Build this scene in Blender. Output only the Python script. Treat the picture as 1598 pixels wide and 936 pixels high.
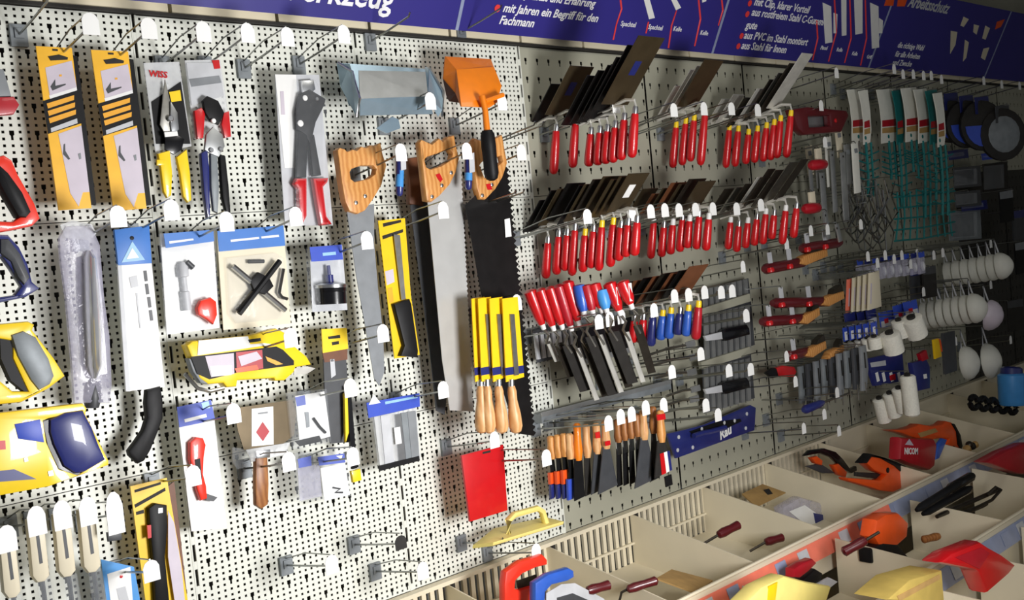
import bpy, bmesh, math, random
from mathutils import Vector, Matrix
random.seed(7)
for _o in list(bpy.data.objects): bpy.data.objects.remove(_o, do_unlink=True)
scene = bpy.context.scene
COL = scene.collection
# ---------------------------------------------------------------- camera
# wall plane is Y=0 (X runs along the wall, camera stands 2 m in front of it)
FPX, CX, CY, CAMH = 1650.0, 799.0, 468.0, 1.5
def _n(v): return v.normalized()
AX = _n(Vector((2530-CX, 213-CY, FPX)))
_b = 32000.0
_a = (-FPX*FPX-_b*(213-CY))/(2530-CX)
AD = Vector((_a, _b, FPX)); AD = _n(AD-AX*AD.dot(AX))
AN = AX.cross(AD)
CAM = Vector((0, -2.0, CAMH))
def w2(v): return Vector((AX.dot(v), AN.dot(v), -AD.dot(v)))
cam = bpy.data.objects.new('camera', bpy.data.cameras.new('camera'))
COL.objects.link(cam)
_r, _u, _k = w2(Vector((1,0,0))), w2(Vector((0,-1,0))), w2(Vector((0,0,-1)))
cam.matrix_world = Matrix(((_r.x,_u.x,_k.x,CAM.x),(_r.y,_u.y,_k.y,CAM.y),(_r.z,_u.z,_k.z,CAM.z),(0,0,0,1)))
cam.data.lens = 36*FPX/1598; cam.data.sensor_width = 36; cam.data.clip_start = .05
scene.camera = cam
# ---------------------------------------------------------------- world, lights, exposure
wd = bpy.data.worlds.new('world'); scene.world = wd; wd.use_nodes = True
wd.node_tree.nodes['Background'].inputs[0].default_value = (.95, .97, 1, 1)
wd.node_tree.nodes['Background'].inputs[1].default_value = .19
def area(name, loc, target, sx, sy, power, col, spread=180):
    l = bpy.data.lights.new(name, 'AREA'); l.shape = 'RECTANGLE'; l.size = sx; l.size_y = sy
    l.energy = power; l.color = col; l.spread = math.radians(spread)
    o = bpy.data.objects.new(name, l); COL.objects.link(o); o.location = loc
    o.rotation_euler = (Vector(target)-Vector(loc)).to_track_quat('-Z', 'Y').to_euler()
    return o
area('added_front_lamp', (1.5, -1.8, 1.15), (1.1, 0, 1.05), .5, .5, 31, (1, .99, .99), 168)  # added area lamp, source unseen; gives leftward shadows and falloff to the right
area('ceiling_fluorescent', (1.9, -1.3, 2.6), (1.8, -.2, .9), 1.2, .2, 5, (1, .97, .9))
vs = scene.view_settings
vs.view_transform = 'Standard'; vs.look = 'None'; vs.gamma = 1; vs.exposure = 0.12
vs.use_curve_mapping = False
# ---------------------------------------------------------------- helpers
def P(px, py, d=0.0):
    r = w2(Vector(((px-CX)/FPX, (py-CY)/FPX, 1)))
    return CAM + r*((2.0-d)/r.y)
def ray_plane(px, py, p0, n):
    r = w2(Vector(((px-CX)/FPX, (py-CY)/FPX, 1)))
    return CAM + r*((p0-CAM).dot(n)/r.dot(n))
def pix(v):
    q = v-CAM
    c = AX*q.x+AN*q.y-AD*q.z
    return (CX+FPX*c.x/c.z, CY+FPX*c.y/c.z)
def lin(c):
    c /= 255.0
    return c/12.92 if c <= .04045 else ((c+.055)/1.055)**2.4
MATS = {}
def mat(name, rgb=None, rough=.5, metal=0, var=.08, scale=30, bump=0, alpha=1, trans=0, coat=0, spec=.5):
    if name in MATS: return MATS[name]
    m = bpy.data.materials.new(name); m.use_nodes = True
    nt = m.node_tree; b = nt.nodes['Principled BSDF']
    c = [lin(x) for x in rgb]
    tc = nt.nodes.new('ShaderNodeTexCoord'); nz = nt.nodes.new('ShaderNodeTexNoise')
    nz.inputs['Scale'].default_value = scale; nz.inputs['Detail'].default_value = 3
    nt.links.new(tc.outputs['Object'], nz.inputs['Vector'])
    rp = nt.nodes.new('ShaderNodeValToRGB')
    rp.color_ramp.elements[0].position = .3; rp.color_ramp.elements[1].position = .7
    rp.color_ramp.elements[0].color = [x*(1-var) for x in c]+[1]
    rp.color_ramp.elements[1].color = [min(1, x*(1+var)) for x in c]+[1]
    nt.links.new(nz.outputs['Fac'], rp.inputs['Fac']); nt.links.new(rp.outputs['Color'], b.inputs['Base Color'])
    b.inputs['Roughness'].default_value = rough; b.inputs['Metallic'].default_value = metal
    b.inputs['Alpha'].default_value = alpha; b.inputs['Transmission Weight'].default_value = trans
    b.inputs['Coat Weight'].default_value = coat; b.inputs['Specular IOR Level'].default_value = spec
    if bump:
        bp = nt.nodes.new('ShaderNodeBump'); bp.inputs['Strength'].default_value = bump
        bp.inputs['Distance'].default_value = .003
        nt.links.new(nz.outputs['Fac'], bp.inputs['Height']); nt.links.new(bp.outputs['Normal'], b.inputs['Normal'])
    MATS[name] = m
    return m
def wood(name, rgb, rgb2):
    if name in MATS: return MATS[name]
    m = mat(name, rgb, .42, var=.05)
    nt = m.node_tree; b = nt.nodes['Principled BSDF']
    wv = nt.nodes.new('ShaderNodeTexWave'); wv.inputs['Scale'].default_value = 26
    wv.inputs['Distortion'].default_value = 5; wv.inputs['Detail'].default_value = 3
    tc = [n for n in nt.nodes if n.type == 'TEX_COORD'][0]
    rp = nt.nodes.new('ShaderNodeValToRGB')
    rp.color_ramp.elements[0].color = [lin(x) for x in rgb]+[1]; rp.color_ramp.elements[1].color = [lin(x) for x in rgb2]+[1]
    nt.links.new(tc.outputs['Object'], wv.inputs['Vector']); nt.links.new(wv.outputs['Fac'], rp.inputs['Fac'])
    nt.links.new(rp.outputs['Color'], b.inputs['Base Color'])
    return m
# palette
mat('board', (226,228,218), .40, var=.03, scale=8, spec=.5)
mat('board_unlit', (52,50,46), .6)  # lower panels at the right end; the dimness there is put into the colour
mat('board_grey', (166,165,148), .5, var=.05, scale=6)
mat('recess', (70,68,64), .9)
mat('beige', (244,232,200), .6, var=.06, scale=10)
mat('wall', (170,168,152), .8, var=.05, scale=5)
mat('ceil', (190,190,180), .8)
mat('floor', (110,105,98), .5)
mat('cream', (226,216,190), .45, var=.04, scale=8)
mat('white', (240,240,238), .5, var=.02)
mat('tag', (248,248,246), .5, var=.01)
mat('yellow', (246,200,20), .4, var=.05)
mat('yellow2', (252,214,30), .35, var=.03, coat=.3)
mat('amber', (240,170,40), .45)
mat('black', (20,20,22), .5, var=.2, spec=.22)
mat('blackgloss', (14,14,18), .25, coat=.2, spec=.35)
mat('dark', (44,42,40), .55, var=.2, spec=.25)
mat('charcoal', (66,68,72), .45, var=.15)
mat('red', (200,16,24), .33, var=.05, coat=.3)
mat('redbright', (238,52,30), .35, var=.04, coat=.3)
mat('crimson', (176,18,36), .4, var=.08, coat=.2)
mat('maroon', (92,18,26), .35, coat=.3)
mat('orange', (240,130,16), .38, var=.05, coat=.2)
mat('orangered', (238,86,24), .38, var=.06, coat=.2)
mat('navy', (34,42,110), .35, coat=.3)
mat('blue', (44,92,190), .38, coat=.2)
mat('skyblue', (70,150,220), .4)
mat('cardblue', (60,120,200), .45, var=.04)
mat('royal', (52,80,190), .45, var=.06)
mat('lightblue', (150,195,225), .4)
mat('teal', (20,110,110), .4)
mat('grey', (130,134,138), .45, var=.1)
mat('lightgrey', (196,198,202), .45)
mat('lilac', (206,196,208), .5, var=.05)
mat('steel', (196,198,200), .28, 1, var=.08, scale=60)
mat('steel_dull', (150,148,142), .42, 1, var=.12, scale=50)
mat('steel_dark', (66,60,52), .4, .7, var=.2, scale=40)
mat('blade_black', (26,24,24), .35, .4, var=.25, scale=30)
mat('blade_brown', (84,72,52), .38, .6, var=.15, scale=20)
mat('galv', (160,184,200), .25, .55, var=.12, scale=18)
mat('galv_tile', (168,170,170), .4, .7, var=.1)
mat('wire', (150,152,150), .3, 1, var=.05)
mat('wire_dark', (80,80,78), .4, .8)
mat('plate_grey', (130,136,140), .5, .2, var=.15)
mat('film', (225,230,236), .12, var=.1, scale=60, alpha=.09, bump=.6)
mat('film_soft', (236,238,240), .25, var=.06, scale=40, alpha=.5, bump=.5)
mat('film_lilac', (206,204,224), .12, var=.15, scale=50, alpha=.38, bump=.9)
mat('straw', (190,164,84), .6, var=.08)
mat('chrome', (232,234,240), .16, .6, var=.05)
mat('salmon', (246,128,104), .45, var=.06)
mat('strip_blue', (150,160,190), .3, var=.12, scale=18)
mat('banner', (50,44,132), .45, var=.05, scale=3)
mat('text_white', (246,246,250), .5, var=.01)
mat('text_red', (232,62,62), .5, var=.02)
mat('brown', (110,66,40), .5, var=.15)
mat('cardbrown', (176,140,84), .7, var=.12)
mat('roller_white', (238,236,224), .85, var=.06, scale=150, bump=.5)
mat('maskwhite', (226,226,216), .7, var=.04)
mat('bristle', (196,150,84), .8, var=.2, scale=200)
mat('packyellow', (248,188,44), .4, var=.06)
mat('lightsteel', (214,212,204), .36, .35, var=.1, scale=40)  # paler, less metallic steel; bright reflections are put into the colour
mat('sawsteel', (196,196,194), .3, .3, var=.05, scale=20)
wood('wood', (222,162,94), (198,132,66))
wood('wood_pale', (226,178,124), (206,150,94))
wood('wood_dark', (168,112,62), (140,86,44))

def newobj(name, verts, faces, m, parent=None, org=None, smooth=False):
    me = bpy.data.meshes.new(name)
    me.from_pydata([tuple(Vector(v)-org) for v in verts], [], faces)
    me.materials.append(MATS[m] if isinstance(m, str) else m)
    if smooth:
        me.shade_smooth()
        try: me.set_sharp_from_angle(angle=.7)
        except Exception: pass
    me.update()
    o = bpy.data.objects.new(name, me); COL.objects.link(o)
    if parent: o.parent = parent
    else: o.location = org
    return o
# geometry makers return (verts, faces) in world space
def g_slab(pts, t, bev=0, holes=(), nrm=Vector((0,-1,0)), seg=2):
    """closed outline -> plate: front face on the outline, thickness t away from the viewer side normal"""
    bm = bmesh.new()
    edges = []
    for loop in [pts]+list(holes):
        vsx = [bm.verts.new(p) for p in loop]
        for i in range(len(vsx)): edges.append(bm.edges.new((vsx[i], vsx[(i+1) % len(vsx)])))
    if holes:
        bmesh.ops.triangle_fill(bm, edges=edges, use_beauty=True, normal=nrm)
    else:
        bm.faces.new(bm.verts)
    bm.normal_update()
    fs = list(bm.faces)
    ex = bmesh.ops.extrude_face_region(bm, geom=fs)
    nv = [e for e in ex['geom'] if isinstance(e, bmesh.types.BMVert)]
    bmesh.ops.translate(bm, verts=nv, vec=-nrm*t)
    bmesh.ops.recalc_face_normals(bm, faces=bm.faces)
    if bev:
        bm.normal_update()
        es = [e for e in bm.edges if len(e.link_faces) == 2 and e.calc_face_angle(0) > .9
              and abs((e.verts[0].co-e.verts[1].co).normalized().dot(nrm)) < .5]
        try: bmesh.ops.bevel(bm, geom=es, offset=min(bev, t*.45), segments=seg, affect='EDGES', profile=.5, clamp_overlap=True)
        except Exception: pass
    bm.verts.index_update()
    out = ([v.co.copy() for v in bm.verts], [[v.index for v in f.verts] for f in bm.faces])
    bm.free()
    return out
def frame_for(ax):
    ax = ax.normalized()
    h = Vector((0,0,1)) if abs(ax.z) < .9 else Vector((1,0,0))
    a = ax.cross(h).normalized(); return a, ax.cross(a)
def g_tube(pts, r, n=7, flat=1.0):
    pts = [Vector(p) for p in pts]; k = len(pts)
    rs = r if isinstance(r, (list, tuple)) else [r]*k
    V, F = [], []
    for i, p in enumerate(pts):
        tg = (pts[min(i+1, k-1)]-pts[max(i-1, 0)])
        a, b = frame_for(tg)
        for j in range(n):
            th = 2*math.pi*j/n
            V.append(p+a*rs[i]*math.cos(th)+b*rs[i]*flat*math.sin(th))
    for i in range(k-1):
        for j in range(n):
            F.append([i*n+j, i*n+(j+1) % n, (i+1)*n+(j+1) % n, (i+1)*n+j])
    F.append(list(range(n))[::-1]); F.append([(k-1)*n+j for j in range(n)])
    return V, F
def g_lathe(p0, p1, prof, n=12, sx=1.0, sy=1.0):
    p0, p1 = Vector(p0), Vector(p1); ax = p1-p0
    a, b = frame_for(ax); V, F = [], []
    for (t, r) in prof:
        for j in range(n):
            th = 2*math.pi*j/n
            V.append(p0+ax*t+a*r*sx*math.cos(th)+b*r*sy*math.sin(th))
    k = len(prof)
    for i in range(k-1):
        for j in range(n):
            F.append([i*n+j, i*n+(j+1) % n, (i+1)*n+(j+1) % n, (i+1)*n+j])
    F.append(list(range(n))[::-1]); F.append([(k-1)*n+j for j in range(n)])
    return V, F
def g_box(c, s, M=None):
    c = Vector(c); V = []
    for x in (-.5,.5):
        for y in (-.5,.5):
            for z in (-.5,.5):
                v = Vector((x*s[0], y*s[1], z*s[2]))
                V.append(c+(M @ v if M else v))
    return V, [[0,1,3,2],[4,6,7,5],[0,4,5,1],[2,3,7,6],[0,2,6,4],[1,5,7,3]]
def g_join(*gs):
    V, F = [], []
    for v, f in gs:
        o = len(V); V += v; F += [[i+o for i in x] for x in f]
    return V, F
def arc(cx, cy, rx, ry, a0, a1, n=10):
    return [(cx+rx*math.cos(math.radians(a0+(a1-a0)*i/n)), cy+ry*math.sin(math.radians(a0+(a1-a0)*i/n))) for i in range(n+1)]
_TXT = {}
def text_mesh(body, size, shear=0, ext=.0004, bold=0):
    cu = bpy.data.curves.new('t', 'FONT'); cu.body = body; cu.size = size; cu.shear = shear; cu.extrude = ext
    cu.resolution_u = 2
    if bold: cu.offset = size*bold
    ob = bpy.data.objects.new('t', cu)
    me = bpy.data.meshes.new_from_object(ob)
    V = [v.co.copy() for v in me.vertices]; F = [list(p.vertices) for p in me.polygons]
    bpy.data.objects.remove(ob); bpy.data.curves.remove(cu); bpy.data.meshes.remove(me)
    return V, F

def tag(o, label, cat, group=None):
    o['label'] = label; o['category'] = cat
    if group: o['group'] = group
    return o
AUTOPEG = [False]
class Item:
    """collects parts in world space, then makes one thing with parts"""
    def __init__(s, name, label, cat, d=.05, group=None, quad=None):
        s.name, s.label, s.cat, s.d, s.group, s.quad, s.parts = name, label, cat, d, group, quad, []
    def pt(s, p, d=None):
        if isinstance(p, Vector): return p
        dd = s.d if d is None else d
        if len(p) == 3: return P(*p)
        u, v = p
        if s.quad and -1.5 <= u <= 1.5 and -1.5 <= v <= 1.5:
            q = s.quad
            f = lambda k: (q[0][k]*(1-u)+q[1][k]*u)*(1-v)+(q[3][k]*(1-u)+q[2][k]*u)*v
            return P(f(0), f(1), dd)
        return P(u, v, dd)
    def add(s, name, g, m, smooth=False): s.parts.append((name, g[0], g[1], m, smooth)); return s
    def slab(s, name, pts, m, t=.002, off=0, bev=0, holes=(), d=None):
        dd = (s.d if d is None else d)+off
        if len(pts) == 4 and not isinstance(pts[0], (tuple, list, Vector)):
            a, b, c, e = pts; pts = [(a,b),(c,b),(c,e),(a,e)]
        w = [s.pt(p, dd) for p in pts]
        hs = [[s.pt(p, dd) for p in h] for h in holes]
        return s.add(name, g_slab(w, t, bev, hs), m, bool(bev))
    def body(s, name, m, t=.003, off=0, bev=0): return s.slab(name, (0,0,1,1), m, t, off, bev)
    def tube(s, name, pts, m, r=.003, off=0, n=7, d=None, flat=1.0):
        dd = (s.d if d is None else d)+off
        return s.add(name, g_tube([s.pt(p, dd) for p in pts], r, n, flat), m, True)
    def lathe(s, name, p0, p1, prof, m, off=0, n=12, sx=1, sy=1, d=None):
        dd = (s.d if d is None else d)+off
        return s.add(name, g_lathe(s.pt(p0, dd), s.pt(p1, dd), prof, n, sx, sy), m, True)
    def disk(s, name, p, r, m, t=.003, off=0, n=12, d=None):
        dd = (s.d if d is None else d)+off
        c = s.pt(p, dd)
        return s.add(name, g_lathe(c+Vector((0,t,0)), c, [(0,r),(.8,r),(1,r*.8)], n), m, True)
    def box(s, name, c, size, m, M=None): return s.add(name, g_box(s.pt(c), size, M), m)
    def text(s, name, body, p, size, m, off=.001, ang=0, shear=0, bold=0, d=None):
        dd = (s.d if d is None else d)+off
        o = s.pt(p, dd); V, F = text_mesh(body, size, shear, bold=bold)
        ca, sa = math.cos(math.radians(ang)), math.sin(math.radians(ang))
        W = [o+Vector((v.x*ca-v.y*sa, -v.z, v.x*sa+v.y*ca)) for v in V]
        return s.add(name, (W, F), m)
    def done(s, kind=None):
        if AUTOPEG[0] and s.parts:
            av = [v for p in s.parts for v in p[1]]; tp = max(av, key=lambda v: v.z)
            cl = [v for v in av if v.z > tp.z-.006]; cx_ = sum(v.x for v in cl)/len(cl); cy_ = sum(v.y for v in cl)/len(cl)
            if cy_ < -.01: s.add('hanging_wire', g_tube([Vector((cx_,cy_-.004,tp.z-.004)), Vector((cx_,cy_,tp.z+.004)), Vector((cx_,0,tp.z-.004))], .0018, 5), 'wire', True)
        allv = [v for p in s.parts for v in p[1]]
        xs = [v.x for v in allv]; ys = [v.y for v in allv]; zs = [v.z for v in allv]
        org = Vector(((min(xs)+max(xs))/2, (min(ys)+max(ys))/2, min(zs)))
        if len(s.parts) == 1:
            n, V, F, m, sm = s.parts[0]
            o = newobj(s.name, V, F, m, None, org, sm)
        else:
            o = bpy.data.objects.new(s.name, None); COL.objects.link(o); o.location = org
            o.empty_display_size = .03
            last = {}
            for n, V, F, m, sm in s.parts:
                par, nm = (n.split('>')+[None])[:2] if '>' in n else (None, n)
                q = newobj(nm, V, F, m, last[par] if par else o, org, sm)
                if not par: last[nm] = q
        if kind: o['kind'] = kind
        else: tag(o, s.label, s.cat, s.group)
        s.obj = o
        return o
Y1 = Vector((0,-1,0))
# ================================================================= the setting
def struct(name, g, m, parent=None, smooth=False):
    V = g[0]
    if parent:
        return newobj(name, V, g[1], m, parent, parent.location.copy(), smooth)
    org = Vector((sum(v.x for v in V)/len(V), sum(v.y for v in V)/len(V), min(v.z for v in V)))
    o = newobj(name, V, g[1], m, None, org, smooth); o['kind'] = 'structure'
    return o
struct('floor', g_box((2.5,-1.5,-.05), (9,4.4,.1)), 'floor')
struct('ceiling', g_box((2.5,-1.5,2.75), (9,4.4,.1)), 'ceil')
wall = struct('wall_back', g_box((2.5,.16,1.35), (9,.2,2.7)), 'wall')
struct('wall_right', g_box((6.9,-1.5,1.35), (.1,4.4,2.7)), 'wall')
ZB, ZT = CAMH-.788, CAMH+.522          # bottom and top edge of the perforated board
HP, VP_ = .0148, .01225                # hole pitch along and up
def panel(x0, x1, z0, z1, small, m):
    """steel sheet with real square holes and keyholes"""
    nx = max(1, round((x1-x0)/HP)); nz = max(2, round((z1-z0)/VP_))
    hx, hz = (x1-x0)/nx, (z1-z0)/nz
    V, F = [], []; idx = {}
    def v(x, z, y=0.0):
        k = (round(x*1e5), round(z*1e5), y)
        if k not in idx: idx[k] = len(V); V.append(Vector((x, y, z)))
        return idx[k]
    def ring(xa, xb, za, zb, hole):
        o = [v(xa,za), v(xb,za), v(xb,zb), v(xa,zb)]
        h = [v(x,z) for x, z in hole]; n = len(h)
        if n == 4:
            for i in range(4): F.append([o[i], o[(i+1)%4], h[(i+1)%4], h[i]])
        else:   # keyhole outline of 8: bottom slot (0,1), shoulder(2,3), head (4,5), shoulder(6,7)
            F.append([o[0],o[1],h[1],h[0]]); F.append([o[1],o[2],h[4],h[3],h[2],h[1]])
            F.append([o[2],o[3],h[5],h[4]]); F.append([o[3],o[0],h[0],h[7],h[6],h[5]])
        hb = [v(x,z,.0016) for x, z in hole]
        for i in range(n): F.append([h[i], h[(i+1)%n], hb[(i+1)%n], hb[i]])
    for i in range(nx):
        xa, xb = x0+i*hx, x0+(i+1)*hx; xm = (xa+xb)/2
        if i % 3 == 1:
            j = 0
            while j < nz:
                if j % 4 == 0 and j+1 < nz:
                    za, zb = z0+j*hz, z0+(j+2)*hz; zm = (za+zb)/2
                    a, b = .0022, .0044
                    ring(xa, xb, za, zb, [(xm-a,zm-.0085),(xm+a,zm-.0085),(xm+a,zm-.0005),(xm+b,zm+.001),(xm+b,zm+.009),(xm-b,zm+.009),(xm-b,zm+.001),(xm-a,zm-.0005)])
                    j += 2; continue
                za, zb = z0+j*hz, z0+(j+1)*hz; zm = (za+zb)/2
                if small: ring(xa, xb, za, zb, [(xm-.0026,zm-.0026),(xm+.0026,zm-.0026),(xm+.0026,zm+.0026),(xm-.0026,zm+.0026)])
                else: F.append([v(xa,za),v(xb,za),v(xb,zb),v(xa,zb)])
                j += 1
        else:
            for j in range(nz):
                za, zb = z0+j*hz, z0+(j+1)*hz; zm = (za+zb)/2
                if small: ring(xa, xb, za, zb, [(xm-.0026,zm-.0026),(xm+.0026,zm-.0026),(xm+.0026,zm+.0026),(xm-.0026,zm+.0026)])
                else: F.append([v(xa,za),v(xb,za),v(xb,zb),v(xa,zb)])
    struct('perforated_panel', (V, F), m, wall)
XS = [.40, .946, 1.475, 2.0]
ZS = [ZB, CAMH-.373, CAMH+.124, ZT]
for i in range(3):
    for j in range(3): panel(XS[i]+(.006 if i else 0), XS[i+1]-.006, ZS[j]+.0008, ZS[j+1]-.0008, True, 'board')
XR = [2.0, 2.52, 3.04, 3.56, 4.08, 4.60, 5.12, 5.64]
for i in range(7):
    for j in range(3): panel(XR[i]+.004, XR[i+1]-.004, ZS[j]+.0008, ZS[j+1]-.0008, False, 'board_unlit' if (i >= 5 and j < 2) else 'board_grey')
struct('backing_sheet', g_box((3.0,.035,(ZB+ZT)/2), (5.3,.01,ZT-ZB)), 'recess', wall)
# slotted uprights between the panels
for x in (.946, 1.475, 2.0):
    g = []
    z = ZB; nsl = 26; p = (ZT-ZB)/nsl
    g.append(g_box((x-.0046,.001,(ZB+ZT)/2), (.003,.004,ZT-ZB))); g.append(g_box((x+.0046,.001,(ZB+ZT)/2), (.003,.004,ZT-ZB)))
    for i in range(nsl): g.append(g_box((x,.001,z+p*i+p*.16), (.0066,.004,p*.32)))
    struct('slotted_upright', g_join(*g), 'board', wall)
struct('trim_1', g_box((3.0,-.004,ZT+.004), (5.4,.016,.006)), 'dark')  # dark cap strip; shadow along the board top is put into its colour
struct('trim_2', g_box((3.0,-.012,ZB-.006), (5.4,.024,.010)), 'cream')
# beige panels above the board
for i in range(22):
    x = .778+(i-2)*.2465
    struct('beige_panel', g_box((x+.1232,.006,CAMH+.61), (.238,.02,.16)), 'beige', wall)
struct('panel_backing', g_box((3.0,.03,CAMH+.61), (5.6,.01,.17)), 'recess', wall)
# ---------------------------------------------------------------- banner sign leaning out above the board
BN0 = Vector((0,-.03,CAMH+.542)); BUP = Vector((0,-.46,.888)).normalized(); BNRM = Vector((1,0,0)).cross(BUP)
if BNRM.y > 0: BNRM = -BNRM
def bq(x, v, off=0.0): return BN0+Vector((x,0,0))+BUP*v+BNRM*off
def bpx(px, py, off=0.0):
    return ray_plane(px, py, BN0+BNRM*off, BNRM)

BH = (bpx(1560,14)-BN0).dot(BUP)
sign = Item('banner_sign', 'long violet-blue overhead banner with white lettering leaning out above the pegboard', 'sign')
BSEAM = [(.2, None), (bpx(716,30).x, None), (bpx(1124,42).x, None), (bpx(1380,38).x, None), (bpx(1556,72).x, None), (6.2, None)]
for i in range(5):
    x0, x1 = BSEAM[i][0]+.002, BSEAM[i+1][0]-.002
    sign.add('banner_panel', g_slab([bq(x0,0), bq(x1,0), bq(x1,BH), bq(x0,BH)], .008, 0, (), BNRM), 'banner')
for i in range(1, 5):
    x = BSEAM[i][0]
    sign.add('joint_strip', g_slab([bq(x-.005,0,.001), bq(x+.005,0,.001), bq(x+.005,BH,.001), bq(x-.005,BH,.001)], .006, 0, (), BNRM), 'strip_blue')
def btext(name, body, px, py, size, m, shear=.25, bold=.01, off=.0012):
    o = bpx(px, py, off); V, F = text_mesh(body, size, shear, bold=bold)
    sign.add(name, ([o+Vector((v.x,0,0))+BUP*v.y+BNRM*v.z for v in V], F), m)
btext('lettering', 'Werkzeug', 416, -5, .078, 'text_white', .15, .018)
btext('lettering', 'mit Qualität und Erfahrung', 788, -6, .031, 'text_white', .25, .02)
btext('lettering', 'mit Jahren ein Begriff für den', 784, 18, .031, 'text_white', .25, .02)
btext('lettering', 'Fachmann', 778, 37, .031, 'text_white', .25, .02)
for (x, y, s) in [(1176,8,'mit Clip, klarer Vorteil'),(1172,24,'aus rostfreiem Stahl C-Gummi'),(1163,44,'gute'),(1160,60,'aus PVC im Stahl montiert'),(1156,76,'aus Stahl für Innen')]:
    btext('lettering', s, x, y, .036, 'text_white', .1, .012)
btext('lettering', 'Arbeitsschutz', 1416, 10, .062, 'lightgrey', .2, .02)
for (x, y, s) in [(1400,74,'die richtige Wahl'),(1396,88,'für alle Arbeiten'),(1392,101,'und Zwecke')]:
    btext('lettering', s, x, y, .032, 'text_white', .1, .01)
for (x, y, s) in [(1280,77,'Pinsel'),(1305,80,'Rolle'),(1329,86,'Kelle'),(1352,91,'Griff'),(968,40,'Spachtel'),(1011,45,'Spachtel'),(1050,48,'Kelle'),(1092,54,'Kelle')]:
    btext('caption', s, x, y, .020, 'text_white', 0, .01)
for (x, y) in [(776,13),(1170,5),(1166,22),(1157,56),(1152,72)]:
    c = bpx(x, y, .001)
    sign.add('bullet', g_lathe(c, c+BNRM*.0012, [(0,.010),(1,.010)], 10), 'text_red')
def bpoly(name, pts, m, off=.0012):
    sign.add(name, g_slab([bpx(x, y, off) for x, y in pts], .0011, 0, (), BNRM), m)
def bline(name, pts, m, w=.006):
    sign.add(name, g_tube([bpx(x, y, .001) for x, y in pts], w*.5, 5, .3), m)
for pts in [[(968,0),(970,14),(962,38),(957,62)],[(1012,34),(1008,52)],[(1056,16),(1048,40),(1043,75)],[(1090,0),(1093,30),(1084,72)],[(1126,0),(1128,16),(1121,40)],
            [(1274,32),(1276,60),(1268,94)],[(1302,0),(1305,50),(1293,96)],[(1326,0),(1328,60),(1318,98)],[(1350,0),(1352,60),(1343,102)]]:
    bline('red_line', pts, 'text_red')
# printed brush and roller pictures
for (pts) in [[(1003,-8),(1012,-8),(1022,28),(1013,30)],[(1044,-8),(1052,-8),(1063,12),(1055,16)],[(1096,-8),(1104,-8),(1102,2),(1096,4)],
              [(1284,4),(1297,10),(1299,66),(1288,68)],[(1301,20),(1307,22),(1306,52),(1301,52)],[(1313,-6),(1321,-6),(1321,55),(1314,56)],[(1333,-6),(1346,-6),(1346,52),(1335,54)],
              [(1358,4),(1371,10),(1372,74),(1361,76)],[(1372,28),(1378,32),(1377,52),(1372,52)]]:
    bpoly('tool_picture', pts, 'white')
for pts in [[(1484,48),(1494,50),(1491,70),(1483,84)],[(1504,26),(1512,30),(1504,42),(1499,40)],[(1520,38),(1528,40),(1524,54),(1519,50)],[(1538,40),(1545,44),(1538,62),(1533,60)],[(1506,62),(1512,66),(1508,90),(1503,96)],[(1535,76),(1544,74),(1537,94),(1531,90)]]:
    bpoly('tool_picture', pts, 'cream')
for pts in [[(1384,-4),(1396,-4),(1394,9),(1380,9)],[(1402,-4),(1417,-4),(1412,10),(1400,10)],[(1556,34),(1568,30),(1562,42),(1553,46)]]:
    bpoly('red_mark', pts, 'orangered')
sign.done()

# ---------------------------------------------------------------- wire display hooks with price tags
NHOOK = [0]
def hook(px, py, what, L=.18, rise=.03, tagged=True, tw=.030, th=.038, double=False, tagmat='tag', dx=0.0):
    tip = P(px, py, L); base = Vector((tip.x+dx, 0, tip.z-rise))
    it = Item('display_hook', '%s wire hook %s' % ('tagged' if tagged else 'bare', what), 'hook', group='wire display hooks on the pegboard')
    bp = Vector((base.x, -.004, base.z))
    it.add('base_plate', g_join(g_box(bp, (.030,.008,.040)), g_box(bp+Vector((0,-.005,.004)), (.016,.004,.018))), 'plate_grey')
    for s in ((-1,1) if double else (0,)):
        o = Vector((s*.014,0,0))
        it.add('wire', g_tube([base+o, base+o+Vector((0,-L*.5,rise*.42)), tip+o+Vector((0,.006,-.004)), tip+o+Vector((0,0,.004))], .0022, 6), 'wire', True)
    if tagged:
        it.add('tag_wire', g_tube([base+Vector((0,0,.014)), base+Vector((0,-L*.5,rise*.6+.022)), tip+Vector((0,-.002,.020))], .0015, 5), 'wire', True)
        c = tip+Vector((0,-.004,0)); w, h = tw/2, th/2
        pts = [(-w,-h),(w,-h),(w,h*.35),(w*.7,h*.8),(w*.25,h),(-w*.25,h),(-w*.7,h*.8),(-w,h*.35)]
        it.add('price_tag', g_slab([c+Vector((x,0,z)) for x, z in pts], .0012), tagmat)
    it.done(); NHOOK[0] += 1
# ================================================================= left half of the board
def zs(ox, oy, s): return lambda *c: [(ox+c[i]/s, oy+c[i+1]/s) for i in range(0, len(c), 2)]
ZA, ZBm, ZE, ZF = zs(0,0,2.675), zs(400,0,2.673), zs(0,320,2.925), zs(240,320,2.925)
ZG, ZH, ZI, ZJ = zs(500,320,2.463), zs(0,580,2.63), zs(240,580,2.63), zs(540,620,2.963)
def bars(it, name, u0, v0, u1, n, m, dv=.018, off=.0012, h=.008, seed=0):
    rr = random.Random(seed)
    for i in range(n):
        it.slab(name, (u0, v0+i*dv, u0+(u1-u0)*rr.uniform(.5,1), v0+i*dv+h), m, .0004, off)
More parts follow.
